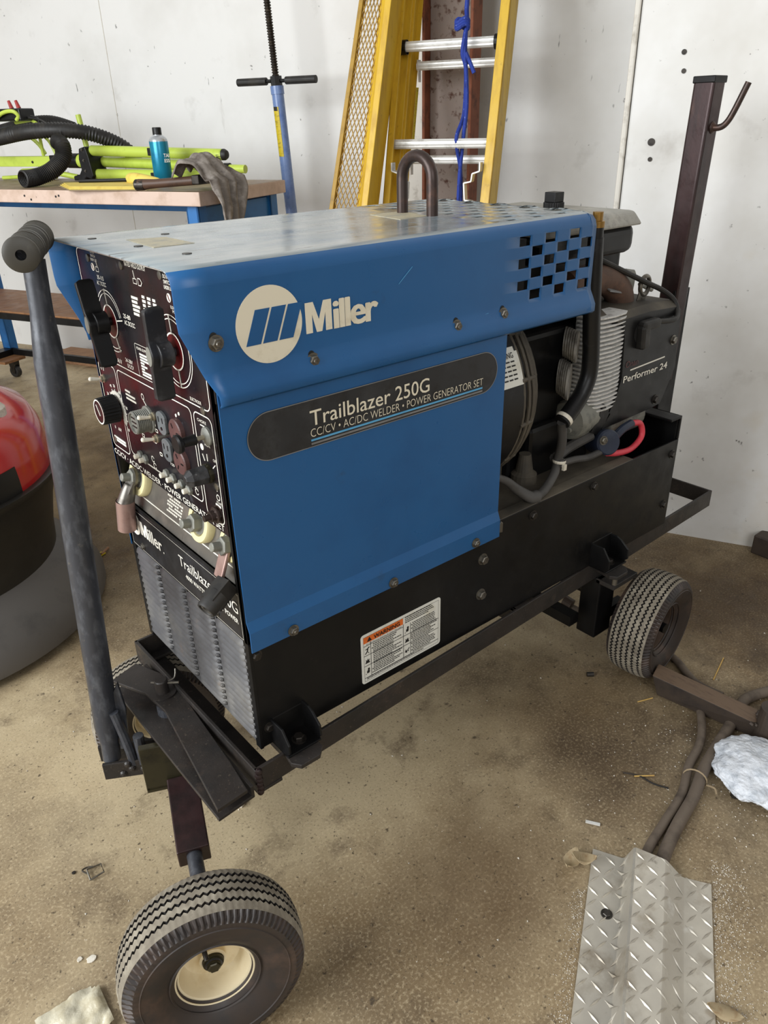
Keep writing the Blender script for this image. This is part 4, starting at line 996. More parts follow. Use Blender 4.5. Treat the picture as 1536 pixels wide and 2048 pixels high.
bm = B(); tube(bm, [(-.067, .252, .312), (-.054, .240, .311), (-.030, .222, .311)], .0022, 8, smooth=False); tube(bm, [(-.054, .240, .311), (-.032, .236, .313), (-.024, .243, .325)], .0013, 8); mk('cotter_pin', bm, m_bolt, pin)
# steering: swivel box, axle beam, tongue and handle, all turned a little with the wheels
ac0, ac1 = V((-.181, -.134, .128)), V((-.020, .387, .128))
ad = (ac1 - ac0).normalized(); af = V((-ad.y, ad.x, 0)).normalized()
bm = B(); prism(bm, [V((-.135, .172, .160)), V((-.050, .134, .160)), V((-.050, .134, .258)), V((-.135, .172, .258))], V((.005, .011, 0)))
prism(bm, [V((-.135, .172, .165)), V((-.050, .134, .165)), V((-.02, .22, .165)), V((-.105, .26, .165))], V((0, 0, .008)))
sw = mk('swivel_plate', bm, m_olive, cart, bevel=.0015)
bm = B(); e0 = V((-.1265, .024, .140)); beam(bm, e0, V((-.080, .150, .166)), .050, .042, mi=0); beam(bm, V((-.080, .150, .160)), ac1 - ad * .095 + V((0, 0, .012)), .050, .042)
mk('axle_beam', bm, m_post, cart, bevel=.002)
bm = B(); cyl(bm, ac0 - ad * .01 + V((0, 0, -.001)), V((-.122, .036, .146)), .012, 18); mk('stub_axle', bm, m_tube, cart, smooth=True)
bm = B(); cyl(bm, ac1 + ad * .01, ac1 - ad * .11, .011, 18); mk('stub_axle', bm, m_tube, cart, smooth=True)
hb = V((-.158, .252, .196)); hd = V((.066, .052, .818)).normalized(); htop = V((-.090, .300, 1.010))
bm = B()
tdir = (V((-.095, .196, .18)) - V((-.176, .244, .18))).normalized()
beam(bm, V((-.178, .244, .184)), V((-.09, .194, .184)), .006, .034)
for k, (x, zz) in enumerate(((.030, .196), (.036, .186), (.020, .176), (.062, .192), (.055, .182))):
    q = V((-.178, .244, 0)) + tdir * (x + .012) + V((0, 0, zz)); lathe(bm, q + V((-.002, -.003, 0)), V((-.5, -.85, 0)), [(0, -.002), (.007, -.001), (.004, .003), (0, .004)], 9)
beam(bm, V((-.168, .290, .184)), V((-.08, .24, .184)), .006, .034)
tg = mk('tongue_plate', bm, m_frame, cart, bevel=.001)
bm = B(); tube(bm, [(-.132, .222, .19), (-.135, .226, .235), (-.142, .236, .30)], .008, 10); tube(bm, [(-.118, .214, .19), (-.118, .214, .25)], .009, 10); mk('tongue_pin', bm, m_tube, tg, smooth=True)
bm = B()
hr = lambda t: (.015 if t < .06 else .0205 if t < .84 else .0205 - .0055 * min(1, (t - .84) / .08))
tube(bm, [hb + (htop - hb) * (k / 24) for k in range(25)], .02, 20, smooth=False, rad=hr)
hn = mk('tow_handle', bm, m_tube, cart, smooth=True)
bm = B(); prism(bm, [hb + V((.014, -.012, .02)), hb + V((.026, -.020, .02)), hb + V((.036, -.016, .10)), hb + V((.034, -.008, .15)), hb + V((.022, -.006, .13))], V((.004, .007, 0))); mk('handle_gusset', bm, m_tube, hn, bevel=.001)
gd = V((.088, .205, .0)).normalized(); gc = V((-.090, .300, 1.028))
bm = B(); cyl(bm, gc - gd * .08, gc + gd * .08, .0105, 20); cyl(bm, gc - gd * .010, gc + gd * .010, .016, 20); bar = mk('cross_bar', bm, m_tube, hn)
GK = .80
for sgn in (-1, 1):
    prof = [(.008, .112), (.008, .118), (.020, .118), (.0265, .115), (.0275, .109), (.0245, .104)]
    z = .102
    for k in range(9): prof += [(.0215 if k % 2 else .0258, z), (.0215 if k % 2 else .0258, z - .003)]; z -= .0055
    prof += [(.0235, .05), (.0270, .046), (.0270, .040), (.0195, .037), (.0195, .030), (.0265, .027), (.0265, .019), (.0145, .015)]
    bm = B(); lathe(bm, gc, gd * sgn, [(a * GK, b * GK) for a, b in prof], 36); mk('rubber_grip', bm, m_grip, hn, smooth=True, angle=40)
    bm = B(); lathe(bm, gc, gd * sgn, [(.0082 * GK, .118 * GK), (.0082 * GK, .10 * GK), (0, .10 * GK)], 20); mk('grip_hole', bm, m_ink, hn)
# upright post with cable hook at the rear rail
bm = B(); w = .0245
pb, pt = V((1.345, .215, .26)), V((1.352, .197, 1.232))
hexa(bm, [pb + V((a * w, b * w, 0)) for a, b in ((-1, -1), (1, -1), (1, 1), (-1, 1))] + [pt + V((a * w, b * w, 0)) for a, b in ((-1, -1), (1, -1), (1, 1), (-1, 1))])
po = mk('upright_post', bm, m_post, cart, bevel=.006, seg=3)
bm = B(); hexa(bm, [pt + V((a * .026, b * .026, -.012)) for a, b in ((-1, -1), (1, -1), (1, 1), (-1, 1))] + [pt + V((a * .026, b * .026, .002)) for a, b in ((-1, -1), (1, -1), (1, 1), (-1, 1))]); mk('post_cap', bm, m_black, po, bevel=.002)
hk = pt + V((0, -.0245, -.098))
bm = B(); tube(bm, [hk + V((0, .006, 0)), hk + V((0, -.014, 0)), hk + V((.004, -.026, .008)), hk + V((.010, -.036, .030)), hk + V((.018, -.054, .085))], .0068, 12, 5); lathe(bm, hk + V((0, .001, 0)), V((0, -1, 0)), [(.013, 0), (.009, .004), (0, .006)], 10); mk('cable_hook', bm, m_rusthook, po, smooth=True)
bm = B(); box(bm, 1.32, 1.385, .185, .191, .26, .785); mk('post_gusset', bm, m_black, po, bevel=.001)
# rear legs and axle
for nm, y in (('rear_leg', -.012), ('rear_leg', .40)):
    bm = B(); box(bm, .852, .912, y, y + .05, .10, .257); mk(nm, bm, m_black, cart, bevel=.003)
bm = B(); box(bm, .852, .94, -.046, .0, .246, .257); mk('leg_cap_plate', bm, m_frame, cart, bevel=.001)
bm = B(); cyl(bm, (.965, -.12, .132), (.965, .53, .132), .0115, 16); box(bm, .86, .98, .0, .02, .118, .146); box(bm, .86, .98, .42, .44, .118, .146); box(bm, .80, .83, .02, .42, .14, .165); mk('rear_axle', bm, m_black, cart, smooth=True)

# pneumatic wheels
def wheel(c, ax, rim_mat, half=.042, R=.131, ph=0.0, rk=1.0, gpos=(-.6, -.2, .2, .6), per=84, NS=336, gw=.0024):
    """ax points to the outer face"""
    c = V(c); d, s, u = frame_of(ax)
    bm = B()
    tri = lambda k: abs(((k / NS * per + ph) % 1) * 2 - 1) * 2 - 1
    tw = half * .80
    spans = []
    lastm = 0
    seq = [(-tw, R - .006, 0)]
    for g in gpos:
        w0 = g * tw
        rr = R - .006 * abs(g) ** 2
        seq += [(w0 - gw, rr, 1), (w0 - gw * .8, rr - .005, 1), (w0 + gw * .8, rr - .005, 1), (w0 + gw, rr, 1)]
    seq += [(tw, R - .006, 0)]
    prof = []
    # inner sidewall -> tread -> outer sidewall
    side = [(.058 * rk, .52), (.066 * rk, .70), (.080, .92), (.098, 1.02), (R - .019, 1.02)]
    for r, w in side: prof.append((-half * w, r, 0, 2))
    prof.append((-half * .95, R - .012, 3, 2)); 
    for w, r, zg in seq: prof.append((w, r, zg, 0))
    prof.append((half * .95, R - .012, 3, 2))
    for r, w in side[::-1]: prof.append((half * w, r, 0, 2))
    rings = []
    for (w, r, zg, m) in prof:
        ring = []
        for k in range(NS):
            a = 2 * pi * k / NS; ww, rr = w, r
            if zg == 1: ww += .0021 * tri(k)
            if zg == 3: rr -= .0035 * (k % 4 in (0, 1)); ww -= math.copysign(.0025, w) * (k % 4 in (0, 1))
            ring.append(bm.verts.new(c + d * ww + (s * math.cos(a) + u * math.sin(a)) * rr))
        rings.append(ring)
    nside = len(side)
    for i in range(len(rings) - 1):
        if i < nside or i >= len(rings) - 1 - nside: mi = 2
        else:
            j = i - nside - 1      # index in seq
            mi = 0
            if 0 <= j < len(seq) - 1 and j % 4 in (1, 2, 3) and j > 0: mi = 1
            if j < 0 or j >= len(seq) - 1: mi = 2
        for k in range(NS):
            f = bm.faces.new([rings[i][k], rings[i][(k + 1) % NS], rings[i + 1][(k + 1) % NS], rings[i + 1][k]]); f.material_index = mi
    # raised bands on the outer sidewall
    for rr_, ww_ in ((.100, 1.02), (.070 * rk, .78)):
        lathe(bm, c, d, [(rr_ - .0016, half * ww_ - .0005), (rr_, half * ww_ + .0012), (rr_ + .0016, half * ww_ - .0005)], 96, 2)
    bmesh.ops.recalc_face_normals(bm, faces=bm.faces)
    wh = mk('wheel', bm, [m_tread, m_groove, m_side], cart, smooth=True, angle=30)
    bm = B(); h = half
    lathe(bm, c, d, [(.060 * rk, h * .62), (.0625 * rk, h * .60), (.0615 * rk, h * .50), (.056 * rk, h * .46), (.0525 * rk, h * .2), (.051 * rk, -.004), (.046 * rk, -.010), (.018, -.012), (.018, .002), (.015, .004)], 56)
    lathe(bm, c, -d, [(.060 * rk, h * .62), (.0625 * rk, h * .60), (.0615 * rk, h * .50), (.056 * rk, h * .46), (.0525 * rk, h * .2), (.046 * rk, .012), (.018, .014)], 48)
    rim = mk('rim', bm, rim_mat, wh, smooth=True)
    so = rim.modifiers.new('solid', 'SOLIDIFY'); so.thickness = .0018; so.offset = 0
    bm = B(); lathe(bm, c + d * .002, d, [(0, -.02), (.0145, -.02), (.0145, .006), (.010, .006), (.010, .012), (0, .012)], 18); hexbolt(bm, c + d * .008, d, .009, .008)
    mk('hub_nut', bm, m_olive, wh)
    bm = B(); vp = c + d * (h * .2) + (s * .2 + u * .9).normalized() * .045; cyl(bm, vp, vp + d * .018 - (s * .2 + u * .9).normalized() * .012, .0035, 10); mk('valve_stem', bm, m_dkbolt, wh)
    return wh
wheel(ac0, V((-.326, -.941, .088)), m_rimcream, half=.044, R=.128, rk=.87); wheel(ac1, ad, m_rimcream, half=.044, R=.128, rk=.87)
wheel((.969, -.079, .1245), V((.13, -.99, -.02)), m_rimbrown, half=.050, R=.1245, rk=.92, gpos=(-.8, -.48, -.16, .16, .48, .8), per=84, NS=336, gw=.0022); wheel((.965, .475, .1245), (0, 1, 0), m_rimbrown, half=.050, R=.1245, rk=.92, gpos=(-.8, -.48, -.16, .16, .48, .8), per=84, NS=336, gw=.0022)
# moulded lettering on the near front tyre
wname = [c_ for c_ in cart.children if c_.name.startswith('wheel')][0]

# ------------------------------------------------------------------ things along the wall
# steel wide-flange beam standing on end
bm = B()
def rwbox(bm, s0, s1, d0, d1, z0, z1, mi=0): return hexa(bm, [RW(s, d, z) for z in (z0, z1) for (s, d) in ((s0, d0), (s1, d0), (s1, d1), (s0, d1))], mi)
rwbox(bm, .643, .655, 2.35, 2.47, 0, 3.4); rwbox(bm, .462, .474, 2.365, 2.47, 0, 3.4); rwbox(bm, .474, .643, 2.405, 2.415, 0, 3.4, 1)
bmesh.ops.recalc_face_normals(bm, faces=bm.faces)
sb_ = mk('steel_beam', bm, [m_rust, m_web], bevel=.003); tag(sb_, 'rusty wide flange steel beam standing upright behind the yellow ladder', 'beam')
# yellow extension ladder: base section and fly section, leaning on the wall
ladder = emp('extension_ladder', 'yellow fibreglass extension ladder with aluminium rungs leaning against white wall', 'ladder', RW(.46, 1.79, 0))
def LD(z): return 2.1 + (z - 1.24) * .26
def lrail(s0, s1, doff, nm='ladder_rail', mat=m_yellow, z1=3.0, out=1):
    bm = B(); t = .005
    for (a0, a1, b0, b1) in ((s0, s1, 0, t), (s0, s1, .070, .075), ((s0 if out < 0 else s1 - t), (s0 + t if out < 0 else s1), 0, .075)):
        hexa(bm, [RW(a, LD(z) + doff + b, z) for z in (0, z1) for (a, b) in ((a0, b0), (a1, b0), (a1, b1), (a0, b1))])
    bmesh.ops.recalc_face_normals(bm, faces=bm.faces)
    return mk(nm, bm, mat, ladder, bevel=.0015)
lrail(.272, .306, 0, out=-1); lrail(.650, .676, 0, out=1)
lrail(.295, .318, .10, out=-1); lrail(.646, .668, .09, out=1)
for k in range(-4, 4):
    z = 1.392 + .3055 * (k - 0)
    if z > 2.9 or z < .1: continue
    for doff, s0, s1, zz, r in ((.012, .300, .660, z, .021), (.112, .310, .634, z - .055, .019)):
        c0, c1 = RW(s0, LD(zz) + doff + .02, zz), RW(s1, LD(zz) + doff + .02, zz)
        bm = B(); dd = (c1 - c0); L_ = dd.length
        # ribbed D-profile rung
        pr = []
        for j in range(28):
            a = 2 * pi * j / 28; rr = r * (1 - .05 * (j % 2)); pr.append(c0 + N * (rr * .9 * math.cos(a)) + EZ * (max(-r * .7, min(r * .8, rr * math.sin(a)))))
        prism(bm, pr, dd); rg = mk('rung', bm, m_rung, ladder)
        if doff < .1:
            if k != 0: continue
            for (e, q) in ((c0, 1), (c1, -1)):
                bm = B(); lathe(bm, e, dd * q, [(0, -.008), (r * 1.12, -.008), (r * 1.12, .020), (r, .020)], 20); mk('rung_end_cap', bm, m_plastic, rg)
        else:
            for e, q in ((c0, 1), (c1, -1)):
                bm = B(); p = e + dd.normalized() * (.004 * q)
                prism(bm, [p + EZ * .02 - N * .02, p + EZ * .02 + N * .01, p - EZ * .05 + N * .01, p - EZ * .05 - N * .006], dd.normalized() * (q * .004)); mk('rung_bracket', bm, m_rung, rg)
# stepped guide brackets low on the fly rails
for s, q in ((.640, -1), (.312, 1)):
    bm = B(); pts = [(0, .02), (0, .035), (.024, .040), (.028, .060), (.052, .065), (.056, .12), (.030, .125), (.026, .150), (0, .158), (0, .185)]
    for i in range(len(pts) - 1):
        a, b = pts[i], pts[i + 1]; beam(bm, RW(s + q * a[0], 2.03, .845 + a[1]), RW(s + q * b[0], 2.03, .845 + b[1]), .0045, .03, N)
    mk('guide_bracket', bm, m_rung, ladder)
bm = B(); O = RW(.6345, LD(1.2) + .135, 1.2); prism(bm, [O + EZ * z + N * (a + z * .26) for a, z in ((.0, -.10), (.022, -.10), (.022, .07), (0, .07))], T * -.001); mk('rail_label', bm, m_label_y, ladder)
# blue rope knotted round a rung
bm = B()
r0 = lambda s, d, z: RW(s, d, z)
zr_ = 1.392; dl = LD(zr_)
tube(bm, [r0(.385, 2.30, 2.2), r0(.392, 2.24, 1.8), r0(.398, dl - .03, 1.53), r0(.402, dl - .030, 1.46), r0(.404, dl - .032, 1.41), r0(.406, dl - .026, 1.36), r0(.404, dl - .010, 1.33)], .0075, 9)
for k in range(3): tube(bm, [r0(.415 + .02 * math.cos(a), dl - .036 + .012 * math.sin(a), 1.435 + .008 * k + .006 * math.sin(2 * a)) for a in [2 * pi * j / 10 for j in range(11)]], .0075, 8, 3)
tube(bm, [r0(.404, dl - .034, 1.42), r0(.412, dl - .036, 1.36), r0(.404, dl - .02, 1.31), r0(.414, dl + .0, 1.18), r0(.420, 2.08, 1.10), r0(.416, 2.12, 1.0), r0(.418, 2.14, .85)], .007, 9)
tube(bm, [r0(.408, dl - .034, 1.38), r0(.398, dl - .034, 1.30), r0(.395, dl - .03, 1.20), r0(.405, dl - .03, 1.10), r0(.412, 2.1, .98), r0(.416, 2.1, .84)], .007, 9)
tube(bm, [r0(.400, dl - .036, 1.36), r0(.380, dl - .04, 1.325), r0(.368, dl - .04, 1.30)], .007, 8)
rp = mk('rope', bm, m_rope, smooth=True); tag(rp, 'blue braided rope knotted around an upper rung of the yellow ladder', 'rope')
# yellow guard with diamond mesh
mg = emp('mesh_guard', 'tall yellow steel guard with diamond mesh leaning left of the ladder', 'guard', RW(.80, 1.66, 0))
def MD(z): return 1.97 + (z - 1.21) * .26
def sl(z): return .830 - .104 * (z - .895)      # left edge
def sr_(z): return .722 - .056 * (z - .895)    # right mesh edge
def MP(s, z, o=0): return RW(s, MD(z) + o, z)
bm = B()
for f0, w, o0, o1 in ((sl, .016, -.004, .02),):
    hexa(bm, [MP(f0(z) + a, z, b) for z in (.0, 2.0) for (a, b) in ((-w, o0), (0, o0), (0, o1), (-w, o1))])
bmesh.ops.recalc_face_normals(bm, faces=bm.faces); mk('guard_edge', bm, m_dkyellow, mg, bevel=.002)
bm = B()
hexa(bm, [MP(sr_(z) + a, z, b) for z in (.0, 2.0) for (a, b) in ((-.046, -.012), (-.022, -.012), (-.022, -.004), (-.046, -.004))])
hexa(bm, [MP(sr_(z) + a, z, b) for z in (.0, 2.0) for (a, b) in ((-.028, -.004), (-.022, -.004), (-.022, .13), (-.028, .13))])
hexa(bm, [MP(sr_(z) + a, z, b) for z in (.0, 2.0) for (a, b) in ((-.024, -.008), (.006, .010), (.004, .016), (-.026, -.002))])
bmesh.ops.recalc_face_normals(bm, faces=bm.faces); mk('guard_channel', bm, m_yellow, mg, bevel=.002)
bm = B()
zz = .0; NR = 56; dz = 2.0 / NR
for r in range(NR):
    z0 = r * dz; z1 = z0 + dz
    NC = 6
    for c in range(NC + 1):
        for sgn in (1, -1):
            t0 = c / NC; t1 = t0 + sgn * .5 / NC
            # a diamond spans two half rows
            for (ta, za, tb, zb_) in ((t0, z0, t1, z0 + dz / 2), (t1, z0 + dz / 2, t0, z1)):
                if min(ta, tb) < -.001 or max(ta, tb) > 1.001: continue
                p = MP(sl(za) - .008 + (sr_(za) - sl(za)) * ta, za, .004); q = MP(sl(zb_) - .008 + (sr_(zb_) - sl(zb_)) * tb, zb_, .004)
                beam(bm, p, q, .0022, .004, N)
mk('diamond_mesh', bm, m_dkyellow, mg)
# blue screw jack post
jk = emp('screw_jack_post', 'light blue tubular jack post with a threaded rod and black T-handle', 'jack', RW(1.235, 2.36, 0))
def J(z): return RW(1.271 + (z - 1.0) * .054, 2.345, z)
bm = B(); tube(bm, [J(0.02), J(.6), J(1.29)], .0245, 24, smooth=False); tube(bm, [J(1.27), J(1.300)], .0275, 24, smooth=False); cyl(bm, J(0), J(.012), .06, 24)
mk('post_tube', bm, m_jack, jk, smooth=True)
bm = B()
for k in range(46):
    z = 1.325 + k * .0095; lathe(bm, J(z), J(z + .1) - J(z), [(.0105, 0), (.0145, .003), (.0145, .005), (.0105, .008), (.0105, .0096)], 14)
mk('threaded_rod', bm, m_thread, jk)
bm = B(); tube(bm, [J(1.300), J(1.335)], .024, 8, smooth=False)
hj = J(1.318); hx_ = (T * -.93 - N * -.1).normalized(); hx_ = T
cyl(bm, hj - hx_ * .15, hj + hx_ * .15, .007, 12); jh = mk('jack_handle', bm, m_plastic, jk)
for s0, s1 in ((.045, .185), (-.045, -.185)):
    bm = B(); cyl(bm, hj + hx_ * s0, hj + hx_ * s1, .0145, 18); mk('handle_grip', bm, m_rubber, jh, bevel=.002)
bm = B()
for k in range(7):
    a0, a1 = -1.95 + k * .16, -1.95 + (k + 1) * .16
    rr = .0252; cs_ = lambda a, z: J(z) + (T * math.sin(a) * -1 + N * -math.cos(a) * 1) * 0 + (T * math.cos(a) + N * math.sin(a)) * rr
    bm.faces.new([bm.verts.new(cs_(a0, 1.04)), bm.verts.new(cs_(a1, 1.04)), bm.verts.new(cs_(a1, 1.225)), bm.verts.new(cs_(a0, 1.225))])
bmesh.ops.recalc_face_normals(bm, faces=bm.faces)
mk('instruction_label', bm, m_label_y, jk)
bm = B()
for k in range(5):
    a0, a1 = -1.75 + k * .16, -1.75 + (k + 1) * .16; rr2 = .0254
    cs2 = lambda a, z: J(z) + (T * math.cos(a) + N * math.sin(a)) * rr2
    bm.faces.new([bm.verts.new(cs2(a0, 1.21)), bm.verts.new(cs2(a1, 1.21)), bm.verts.new(cs2(a1, 1.225)), bm.verts.new(cs2(a0, 1.225))])
mk('label_band', bm, m_ink, jk)

# ------------------------------------------------------------------ workbench and what lies on it
ZBN = .966
bench = emp('workbench', 'wooden topped workbench with blue steel legs on casters against the wall', 'workbench', RW(2.0, 1.8, 0))
def bb(bm, s0, s1, d0, d1, z0, z1, mi=0): rwbox(bm, s0, s1, d0, d1, z0, z1, mi); bmesh.ops.recalc_face_normals(bm, faces=bm.faces)
bm = B(); bb(bm, 1.135, 3.10, 1.535, 2.10, ZBN - .046, ZBN)
for f in bm.faces:
    if f.normal.z > .9: f.material_index = 1
mk('bench_top', bm, [m_benchedge, m_benchtop], bench, bevel=.003)
for s0 in (1.17, 2.82):
    for d0 in (1.565, 2.035):
        bm = B(); bb(bm, s0, s0 + .05, d0, d0 + .008, .13, ZBN - .046); bb(bm, s0, s0 + .008, d0, d0 + .05, .13, ZBN - .046); bb(bm, s0 + .042, s0 + .05, d0, d0 + .05, .13, ZBN - .046)
        lg = mk('leg', bm, m_benchblue, bench, bevel=.0015)
        bm = B(); c = RW(s0 + .025, d0 + .02, .03); cyl(bm, c - N * .014, c + N * .014, .03, 22); cw = mk('caster', bm, m_rubber, lg, bevel=.004)
        bm = B(); bb(bm, s0 - .002, s0 + .052, d0 - .01, d0 + .05, .122, .13)
        for e in (-.018, .014): prism(bm, [RW(s0 + .0, d0 + .02 + e, .122), RW(s0 + .05, d0 + .02 + e, .122), RW(s0 + .036, d0 + .02 + e, .022), RW(s0 + .014, d0 + .02 + e, .022)], N * .004)
        mk('caster_fork', bm, m_dkbolt, lg)
bm = B()
bb(bm, 1.22, 2.82, 2.04, 2.08, ZBN - .12, ZBN - .046); bb(bm, 1.18, 1.22, 1.60, 2.06, ZBN - .125, ZBN - .056); mk('bench_apron', bm, m_benchblue, bench, bevel=.002)
bm = B(); bb(bm, 1.2, 3.05, 1.665, 2.045, .445, .462); sh = mk('lower_shelf', bm, m_wood, bench, bevel=.002)
bm = B(); bb(bm, 1.2, 3.05, 1.655, 1.665, .428, .455); mk('shelf_edge', bm, m_black, sh)
bm = B(); bb(bm, 1.2, 2.85, 2.03, 2.05, .13, .16); bb(bm, 2.80, 2.86, 1.6, 2.04, .13, .16); mk('foot_rail', bm, m_black, bench); bm = B(); bb(bm, 2.72, 3.0, 1.9, 2.03, .118, .13); mk('foot_board', bm, m_wood, bench)
bm = B(); bb(bm, 2.05, 2.86, 2.335, 2.47, .0, .055); o = mk('timber_plank', bm, m_plank, bevel=.002); tag(o, 'thick timber plank lying on the floor along the wall under the bench', 'plank')
for s, z in ((2.12, .942), (2.06, .95), (2.03, .935), (2.10, .928)): pass
bm = B()
for s, z in ((1.93, .945), (1.90, .932), (1.775, .944), (1.76, .947)): cyl(bm, RW(s, 1.536, z), RW(s, 1.534, z), .004, 10)
mk('edge_holes', bm, m_ink, bench)
ZB1 = ZBN + .0005
# lime green folded tripod
tri = emp('folded_tripod', 'lime green folded tripod stand with black clamps lying on the workbench', 'tripod', RW(1.7, 2.0, ZB1))
def P3(s, d, z): return RW(s, d, z)
for (d, z0, z1, s1) in ((1.985, 1.081, 1.062, 1.335), (2.035, 1.036, 1.018, 1.40), (1.985, .991, .987, 1.42)):
    bm = B(); cyl(bm, P3(1.985, d, z0 + .0), P3(s1, d, z1), .0205, 24); tl = mk('leg', bm, m_lime, tri, smooth=True)
    bm = B(); c = P3(s1, d, z1); lathe(bm, c, -T, [(.0205, -.02), (.0205, .008), (.015, .018), (0, .022)], 20); mk('foot_cap', bm, m_rubber, tl, smooth=True)
    bm = B(); bb(bm, 1.655, 1.68, d - .024, d - .013, z0 - .020, z0 + .008); mk('leg_clip', bm, m_plastic, tl, bevel=.002)
bm = B(); cyl(bm, P3(1.45, 2.02, 1.013), P3(1.262, 2.02, 1.009), .0155, 16); il = mk('extension_tube', bm, m_lime, tri, smooth=True)
bm = B(); lathe(bm, P3(1.345, 2.02, 1.011), -T, [(.0155, -.012), (.0205, -.012), (.0205, .012), (.0155, .012)], 18); mk('tube_clamp', bm, m_plastic, il)
bm = B()
pts = [(1.90, 1.090), (1.865, 1.098), (1.855, 1.06), (1.850, 1.02), (1.845, .985), (1.86, .972), (1.885, .98), (1.90, .969), (1.955, .968), (1.955, .985), (1.92, .992), (1.905, 1.01), (1.91, 1.05)]
prism(bm, [RW(s + .125, 1.95, z) for s, z in pts], N * .09); hub = mk('leg_hub', bm, m_plastic, tri, bevel=.004)
for z in (1.045, 1.085, 1.005): bolt_part('hub_rivet', hub, RW(2.007, 1.949, z), -N, .004, .003, m_bolt)
bm = B(); cyl(bm, P3(2.025, 1.995, 1.040), P3(2.080, 1.995, 1.042), .026, 24); mk('column', bm, m_lime, tri); bm = B(); cyl(bm, P3(2.070, 1.995, 1.042), P3(2.135, 1.995, 1.043), .029, 18); mk('column_collar', bm, m_plastic, tri, bevel=.002)
bm = B(); cyl(bm, P3(2.030, 2.010, 1.055), P3(2.050, 2.010, 1.215), .011, 16); mk('side_arm', bm, m_lime, tri, smooth=True)
bm = B(); cyl(bm, P3(2.075, 1.970, .980), P3(2.185, 1.950, 1.0), .011, 14); mk('strut', bm, m_lime, tri, smooth=True)
bm = B(); bb(bm, 2.185, 2.60, 1.95, 2.01, 1.022, 1.062); ch = mk('channel_arm', bm, m_lime, tri, bevel=.002)
bm = B(); bb(bm, 2.13, 2.187, 1.94, 2.02, 1.018, 1.066); mk('channel_sleeve', bm, m_plastic, tri, bevel=.003)
bm = B(); cyl(bm, P3(2.295, 1.950, 1.040), P3(2.295, 1.947, 1.040), .005, 12); mk('channel_hole', bm, m_ink, ch)
bm = B(); cyl(bm, P3(2.215, 1.950, 1.005), P3(2.365, 1.950, 1.0), .014, 16); cyl(bm, P3(2.275, 1.980, .985), P3(2.525, 1.980, .975), .008, 12); lathe(bm, P3(2.275, 2.010, .99), V((0, 0, -1)), [(.05, -.005), (.03, .02), (0, .022)], 18); mk('lower_arm', bm, m_lime, tri, smooth=True)
bm = B()
tube(bm, [P3(2.225, 1.950, 1.065), P3(2.215, 1.940, 1.14), P3(2.210, 1.930, 1.19), P3(2.245, 1.940, 1.20), P3(2.345, 1.950, 1.192)], .007, 8, smooth=False); tube(bm, [P3(2.265, 2.000, 1.07), P3(2.295, 2.000, 1.11), P3(2.355, 2.000, 1.14), P3(2.525, 2.000, 1.16)], .008, 8); tube(bm, [P3(2.175, 1.970, 1.07), P3(2.200, 1.970, 1.12), P3(2.245, 1.970, 1.15)], .006, 8)
mk('support_frame', bm, m_lime, tri, smooth=True)
# control box with red levers on top of the green stand
bx = emp('switch_box', 'small black switch box with two red levers above the green stand', 'switch box', RW(2.300, 1.910, 1.195))
bm = B(); bb(bm, 2.225, 2.46, 1.87, 1.95, 1.197, 1.243); mk('box_body', bm, m_plastic, bx, bevel=.006)
for s in (2.265, 2.305):
    bm = B(); cyl(bm, RW(s, 1.91, 1.243), RW(s + .01, 1.91, 1.272), .009, 12, .006); mk('lever', bm, m_capred, bx)
bm = B(); tube(bm, [RW(2.460, 1.865, 1.19), RW(2.380, 1.860, 1.20), RW(2.300, 1.855, 1.228), RW(2.250, 1.860, 1.232), RW(2.235, 1.870, 1.215), RW(2.250, 1.870, 1.20)], .0075, 10); mk('green_lead', bm, m_lime, bx, smooth=True)
bm = B(); tube(bm, [RW(2.230, 1.910, 1.21), RW(2.150, 1.910, 1.195), RW(2.090, 1.910, 1.15)], .004, 8); tube(bm, [RW(2.210, 1.910, 1.215), RW(2.170, 1.910, 1.205), RW(2.180, 1.910, 1.18)], .003, 8); mk('black_lead', bm, m_rubber, bx, smooth=True)
# corrugated hoses
def hose(pts, r, pitch, nm, lab, open_end=True):
    P = catmull(pts, 14); 
    # resample at the half pitch
    out = [P[0]]; acc = 0
    for i in range(1, len(P)):
        a, b = P[i - 1], P[i]; L = (b - a).length; t = pitch / 2 - acc
        while t <= L: out.append(a + (b - a) * (t / L)); t += pitch / 2
        acc = L - (t - pitch / 2)
    bm = B(); rings = []; s = None; seg = 22
    for i, p in enumerate(out):
        d = (out[min(i + 1, len(out) - 1)] - out[max(i - 1, 0)]).normalized()
        if s is None: _, s, _ = frame_of(d)
        s = (s - d * s.dot(d)).normalized(); u = d.cross(s); rr = r if i % 2 else r * .84
        rings.append([bm.verts.new(p + (s * math.cos(2 * pi * k / seg) + u * math.sin(2 * pi * k / seg)) * rr) for k in range(seg)])
    for i in range(len(rings) - 1):
        for k in range(seg): bm.faces.new([rings[i][k], rings[i][(k + 1) % seg], rings[i + 1][(k + 1) % seg], rings[i + 1][k]])
    o = mk(nm, bm, m_rubber, smooth=True, angle=70); so = o.modifiers.new('solid', 'SOLIDIFY'); so.thickness = .003; so.offset = 0
    tag(o, lab, 'hose', 'corrugated hoses on the bench'); return o
hose([RW(2.50, 1.86, 1.118), RW(2.34, 1.84, 1.137), RW(2.155, 1.84, 1.158), RW(2.02, 1.90, 1.158), RW(1.945, 1.98, 1.138), RW(1.885, 2.06, 1.092), RW(1.855, 2.09, 1.04), RW(1.85, 2.09, 1.01)], .0285, .0125, 'corrugated_hose', 'long black corrugated hose arching over the green stand')
